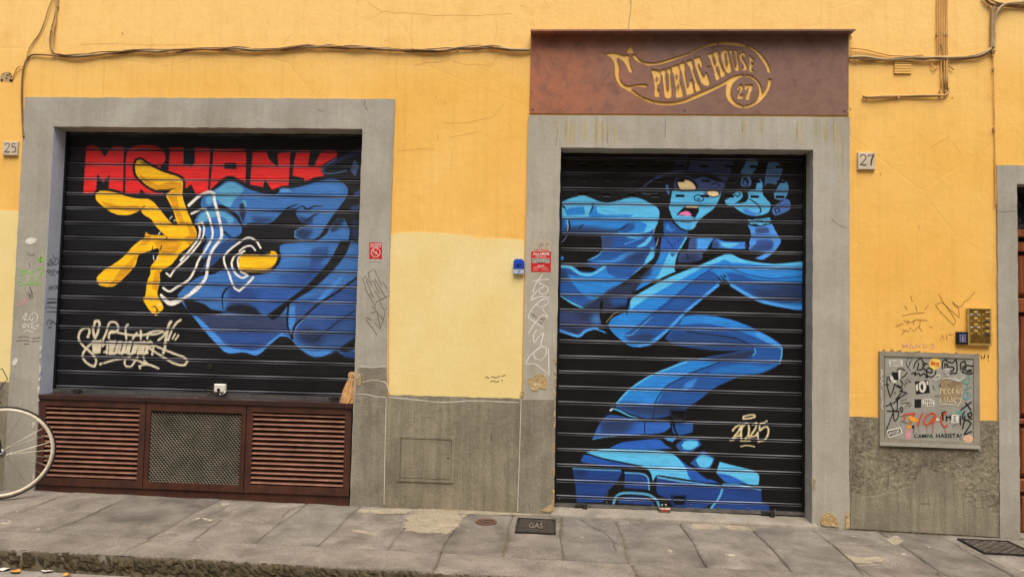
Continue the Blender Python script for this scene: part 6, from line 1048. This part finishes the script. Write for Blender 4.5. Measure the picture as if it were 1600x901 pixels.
v = thing('wall_vent', 'small slatted yellow vent grille beneath the cable bundle', 'vent', base(1410, 116))
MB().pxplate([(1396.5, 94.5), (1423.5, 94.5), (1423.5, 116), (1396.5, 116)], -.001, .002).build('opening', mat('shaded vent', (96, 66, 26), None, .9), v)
for i in range(5): MB().pxplate([(1397, 97 + i * 3.9), (1423, 97 + i * 3.9), (1423, 99.7 + i * 3.9), (1397, 99.7 + i * 3.9)], -.003, .008).build('slat', M_WALL, v)

# ---------------------------------------------------------------- wooden door at the far surround
dr = thing('wooden_door', 'varnished wooden panelled door under a dark iron transom in grey surround', 'door', (3.95, .12, -.05))
Xa, Xb = 3.294, 4.598; YW = .10
z_of = lambda py: P(1594, py, YW)[2]
MB().box(Xa, Xb, YW + .05, YW + .06, -.1, 2.46).build('backing', M_DARK, dr)
MB().box(Xa, Xb, YW - .01, YW + .05, z_of(300), z_of(290)).box(Xa, Xb, YW, YW + .05, z_of(358), z_of(350)).build('transom_bar', M_IRON, dr)
q = MB()
for i in range(8):
    cx_ = Xa + .06 + i * .165
    for s_, zc in ((1, z_of(322)), (-1, z_of(340))):
        q.tube([(cx_ + .045 * (1 - a / 14) * math.cos(a * s_), YW + .02, zc + .045 * (1 - a / 14) * math.sin(a * s_)) for a in np.arange(0, 11, .5)], .006, 5)
q.build('iron_scrolls', M_IRON, dr)
MB().bbox(Xa, Xb, YW - .03, YW + .05, z_of(371), z_of(359.5), .006).build('rail', M_WOOD, dr)
leaf_z = z_of(378); mid = (Xa + Xb) / 2
for a, b_ in ((Xa, mid - .003), (mid + .003, Xb)):
    lf = MB().box(a, a + .05, YW, YW + .05, -.06, leaf_z).box(b_ - .05, b_, YW, YW + .05, -.06, leaf_z).build('stile', M_WOOD, dr)
    rails = [(378, 393), (466, 488), (654, 662), (748, 768), (838, 850)]
    for u_, w_ in rails: MB().bbox(a + .05, b_ - .05, YW - .008, YW + .05, max(-.06, z_of(w_)), z_of(u_), .006).build('rail', M_WOOD, dr)
    for (u_, w_), (g_, h_) in zip(rails, rails[1:]): MB().bbox(a + .062, b_ - .062, YW + .008, YW + .05, z_of(g_) + .012, z_of(w_) - .012, .03).build('panel', M_WOOD, dr)
MB().box(3.292, 4.6, -.02, .3, -.1, -.035).build('step', M_SILL, dr)

# ---------------------------------------------------------------- covers in the pavement
def cover(label, x0, x1, y0, y1, txt=None, n=(16, 8), mt=M_IRON):
    z = gz((x0 + x1) / 2) + .006; t = thing('utility_cover', label, 'cover', ((x0 + x1) / 2, (y0 + y1) / 2, z))
    zf = lambda x_, dz: gz(x_) + .004 + dz
    def bx(m_, a, b, c, d, dz0, dz1): m_.add([(x_, y_, zf(x_, dz)) for dz in (dz0, dz1) for x_, y_ in ((a, c), (b, c), (b, d), (a, d))], [(3, 2, 1, 0), (4, 5, 6, 7), (0, 1, 5, 4), (1, 2, 6, 5), (2, 3, 7, 6), (3, 0, 4, 7)])
    q = MB(); [bx(q, *r_, -.02, .009) for r_ in ((x0, x1, y0, y0 + .014), (x0, x1, y1 - .014, y1), (x0, x0 + .014, y0 + .014, y1 - .014), (x1 - .014, x1, y0 + .014, y1 - .014))]; q.build('frame', mt, t)
    q = MB(); bx(q, x0 + .017, x1 - .017, y0 + .017, y1 - .017, -.02, .004); q.build('plate', mt, t)
    q = MB(); nx, ny = n; dx, dy = (x1 - x0 - .04) / nx, (y1 - y0 - .04) / ny
    for i in range(nx):
        for j in range(ny):
            xx, yy = x0 + .02 + dx * i, y0 + .02 + dy * j
            if txt and .28 < (i + .5) / nx < .72 and .22 < (j + .5) / ny < .78: continue
            a, b = ((dx * .15, dy * .15), (dx * .85, dy * .85)) if (i + j) % 2 else ((dx * .15, dy * .85), (dx * .85, dy * .15))
            wv = min(dx, dy) * .14; q.add([(xx + a[0] - wv, yy + a[1], zf(xx, .007)), (xx + b[0] - wv, yy + b[1], zf(xx, .007)), (xx + b[0] + wv, yy + b[1], zf(xx, .007)), (xx + a[0] + wv, yy + a[1], zf(xx, .007)), (xx + a[0] - wv * 2, yy + a[1], zf(xx, .0035)), (xx + b[0] - wv * 2, yy + b[1], zf(xx, .0035)), (xx + b[0] + wv * 2, yy + b[1], zf(xx, .0035)), (xx + a[0] + wv * 2, yy + a[1], zf(xx, .0035))], [(0, 1, 2, 3), (0, 4, 5, 1), (2, 6, 7, 3)])
    q.build('tread_pattern', mat('worn iron tread', (116, 106, 94), (80, 72, 62), .5, 20., 100., .3, metal=.4), t)
    if txt:
        cu = bpy.data.curves.new('t', 'FONT'); cu.body = txt; cu.resolution_u = 3; cu.offset = .02; o = bpy.data.objects.new('t', cu); SC.collection.objects.link(o); me = bpy.data.meshes.new_from_object(o.evaluated_get(bpy.context.evaluated_depsgraph_get())); bpy.data.objects.remove(o)
        a = np.array([p.co[:2] for p in me.vertices]); a = (a - a.min(0)) / (a.max(0) - a.min(0)); fs = [tuple(p.vertices) for p in me.polygons]
        wx, wy = (x1 - x0) * .36, (y1 - y0) * .4; MB().add([((x0 + x1) / 2 + (u_ - .5) * wx, (y0 + y1) / 2 + (w_ - .5) * wy, zf((x0 + x1) / 2, .0075)) for u_, w_ in a], fs).build('lettering', mat('worn iron letters', (140, 128, 112), None, .5, metal=.4), t)
    return t
cover('rectangular iron cover lettered GAS beside tall shutter jamb', -.225, .045, -.50, -.16, 'GAS', (18, 14))
cover('large patterned iron cover near the wooden door', 2.80, 3.14, -.44, -.13, None, (10, 10))
c_ = G(760, 815.5); t = thing('valve_cover', 'small round rusty water valve cover set in pavement', 'cover', tuple(float(a_) for a_ in c_))
z_ = c_[2] + .002; MB().ring((c_[0], c_[1], z_ + .002), (1, 0, 0), (0, 1, 0), .062, (.012, .007), 28, 6).build('ring', mat('rusty ring', (104, 72, 54), (74, 52, 42), .7), t, True); MB().disc((c_[0], c_[1], z_ - .02), .052, (0, 0, 1), .022, 24).build('lid', M_IRON, t); MB().box(c_[0] - .024, c_[0] + .024, c_[1] - .006, c_[1] + .006, z_, z_ + .006).disc((c_[0] - .028, c_[1], z_), .010, (0, 0, 1), .006, 10).disc((c_[0] + .028, c_[1], z_), .010, (0, 0, 1), .006, 10).build('lug', mat('rusty ring worn', (120, 96, 78), None, .6), t)
# litter
def litter(label, cat, px, py, m, s_, seed, street=True):
    r = CR_ * (px - CX) - CU_ * (py - CY) + CF_ * FPX; zz = -.118 if street else 0.; n_ = np.array([-GX, 0, 1]); h_ = CAM + r * ((G0 + zz - n_ @ CAM) / (n_ @ r)); rg = random.Random(seed); a0 = rg.uniform(0, 3); v = []; k = 9
    for i in range(k): a_ = 2 * math.pi * i / k; rr = s_ * (1 + .5 * abs(math.cos(a_))) * rg.uniform(.75, 1.1); v.append((h_[0] + rr * math.cos(a_ + a0), h_[1] + .7 * rr * math.sin(a_ + a0), h_[2] + .004 + rg.uniform(0, .014)))
    v.append((h_[0], h_[1], h_[2] + .012)); q = MB().add(v, [(i, (i + 1) % k, k) for i in range(k)]); q.add([(x_, y_, z_ - .0015) for x_, y_, z_ in v], [((i + 1) % k, i, k) for i in range(k)])
    return tag(q.build(cat.replace(' ', '_'), m), label, cat)
M_LEAF = mat('dry leaf', (206, 158, 70), (170, 112, 44), .7, 40.)
litter('white paper scrap in the gutter under bicycle wheel', 'paper scrap', 3, 891, M_PAPER, .028, 1); litter('long yellow fallen leaf in the gutter by mossy kerb', 'leaf', 24, 894.5, M_LEAF, .026, 2); litter('white crumpled paper in gutter next to yellow leaf', 'paper scrap', 73, 894, M_PAPER, .024, 3); litter('small brown leaf fragment at the kerb foot', 'leaf', 105, 899.5, M_LEAF, .018, 4); litter('tiny white paper bit near the kerb joint', 'paper scrap', 258, 900, M_PAPER, .014, 6)
litter('white paper bit on the stone door sill', 'paper scrap', 1096, 799.5, M_PAPER, .013, 5, False).location.z = .022

# ---------------------------------------------------------------- bicycle leaning by the building, front wheel turned
bk = thing('bicycle', 'city bicycle with cream rimmed front wheel parked beside the louvred cabinet', 'bicycle', (-4.4, -.33, .04))
M_RIM = mat('cream painted rim', (224, 212, 190), (200, 184, 156), .45, 20., 120., .1); M_TYRE = mat('black tyre', (44, 42, 42), (30, 29, 29), .8, 20., 150., .3); M_SPOKE = mat('spoke wire', (180, 172, 154), (150, 140, 120), .4, 30., 100., .0, metal=.6); M_FRAME = mat('dark green frame paint', (40, 52, 46), (30, 40, 36), .35, 10., 120., .1)
hub = np.array([-3.915, -.345, .371]); RW = .33
def wheel(c_, yaw):
    u = np.array([math.cos(yaw), math.sin(yaw), 0]); zv = np.array([0, 0, 1.]); n = np.cross(u, zv)
    wl = MB().ring(c_, u, zv, RW - .023, (.013, .0088), 96, 8).build('wheel', M_RIM, bk, True)
    MB().ring(c_, u, zv, RW - .0065, (.0065, .0085), 96, 10).build('tyre', M_TYRE, wl, True)
    q = MB()
    for s_ in (-1, 1): q.ring(c_ + n * s_ * .0088, u, zv, RW - .0265, (.009, .0022), 96, 6)
    q.build('rim_wall', M_RIM, wl, True)
    q = MB(); q.tube([c_ - n * .05, c_ - n * .03, c_ - n * .029, c_ + n * .029, c_ + n * .03, c_ + n * .05], [.006, .006, .016, .016, .006, .006], 12); [q.disc(c_ + n * s_ * .028, .024, n, .003, 18) for s_ in (-1, 1)]; [q.disc(c_ + n * s_ * .052, .010, n * s_, .010, 10) for s_ in (-1, 1)]; q.build('hub', M_STEEL, wl, True)
    for i in range(32):
        a = 2 * math.pi * i / 32; s_ = 1 if i % 2 else -1; b = a + (.5 if (i // 2) % 2 else -.5)*1.9
        MB().tube([c_ + n * s_ * .027 + .022 * (u * math.cos(b) + zv * math.sin(b)), c_ + (RW - .03) * (u * math.cos(a) + zv * math.sin(a))], .00135, 4).build('spoke', M_SPOKE, wl)
    return u, n
u, n = wheel(hub, R(35)); rear = hub + np.array([-1.03, .0, .011]); wheel(rear, 0.)
hd = hub + np.array([-.19, 0, .50]); hl = hub + np.array([-.15, 0, .39]); bb = hub + np.array([-.60, 0, -.06]); st_ = hub + np.array([-.76, 0, .46])
crown = hub + np.array([-.135, 0, .355]); q = MB()
for s_ in (-1, 1): q.tube([hub + n * s_ * .05, hub + n * s_ * .055 + np.array([-.04, 0, .10]), crown + n * s_ * .045, crown + n * s_ * .01 + np.array([-.004, 0, .02])], [.008, .011, .013, .013], 8)
q.build('fork', M_FRAME, bk, True)
q = MB(); [q.tube(p, r_, 10) for p, r_ in (([hl, hd], .018), ([hd, st_], .015), ([hl, bb], .017), ([bb, st_ + (0, 0, .04)], .015))]
for s_ in (-1, 1): q.tube([bb + (0, s_ * .03, 0), rear + (0, s_ * .055, 0)], .009, 8); q.tube([st_ + (0, s_ * .02, 0), rear + (0, s_ * .055, 0)], .008, 8)
q.build('frame', M_FRAME, bk, True)
sp = st_ + np.array([-.05, 0, .16]); MB().tube([st_, sp], .013, 8).build('seat_post', M_STEEL, bk, True)
MB().tube([sp + (.16, 0, .03), sp + (.08, 0, .035), sp + (0, 0, .035), sp + (-.08, 0, .04), sp + (-.12, 0, .045)], [.012, .022, .045, .072, .05], 12).build('saddle', M_BLACK, bk, True)
sb = hd + np.array([-.03, 0, .08]); MB().tube([hd, sb, sb + u * .06], .012, 8).build('stem', M_STEEL, bk, True)
hb = sb + u * .06; hbar = MB().tube([hb + n * .28 - u * .16, hb + n * .26 - u * .04, hb + n * .1 + u * .02, hb - n * .1 + u * .02, hb - n * .26 - u * .04, hb - n * .28 - u * .16], .011, 8).build('handlebar', M_STEEL, bk, True)
for s_ in (-1, 1): MB().tube([hb + n * s_ * .28 - u * .16, hb + n * s_ * .265 - u * .06], .016, 10).build('grip', M_BLACK, hbar, True)
MB().tube([hb + n * .24 + u * .0, hb + n * .16 + u * .10 + (0, 0, .02), hb + n * .10 + u * .13 - (0, 0, .06), crown + u * .10 + n * .06 + (0, 0, .14), crown + u * .04 + n * .03 + (0, 0, .02)], .0028, 6).build('brake_cable', M_BLACK, bk, True)
q = MB(); q.tube([crown + u * .02 - n * .03, crown + u * .035 + (0, 0, .012), crown + u * .02 + n * .03], .008, 8); q.tube([crown + u * .03 + n * .02 + (0, 0, .004), crown + u * .085 + n * .01 - (0, 0, .004)], .006, 6); q.build('brake_caliper', M_IRON, bk, True)
cr = MB().ring(bb + (0, -.045, 0), (1, 0, 0), (0, 0, 1), .085, (.006, .002), 32, 6); cr.tube([bb + (0, -.055, 0), bb + (.10, -.06, -.13)], .009, 8); cr.tube([bb + (0, .055, 0), bb + (-.10, .06, .13)], .009, 8); cr.build('crank', M_STEEL, bk, True)
for s_, d in ((-1, (.10, -.06, -.13)), (1, (-.10, .06, .13))): p = bb + np.array(d); MB().box(p[0] - .045, p[0] + .045, p[1] + min(0, s_ * .09), p[1] + max(0, s_ * .09), p[2] - .012, p[2] + .012).build('pedal', M_BLACK, bk)
q = MB(); q.tube([bb + (0, -.045, .085), rear + (0, -.045, .035)], .004, 4); q.tube([bb + (0, -.045, -.085), rear + (0, -.045, -.035)], .004, 4); q.build('chain', M_IRON, bk)
MB().tube([bb + (-.02, -.03, -.03), bb + (-.10, -.22, -.285)], .008, 8).build('kickstand', M_STEEL, bk, True)
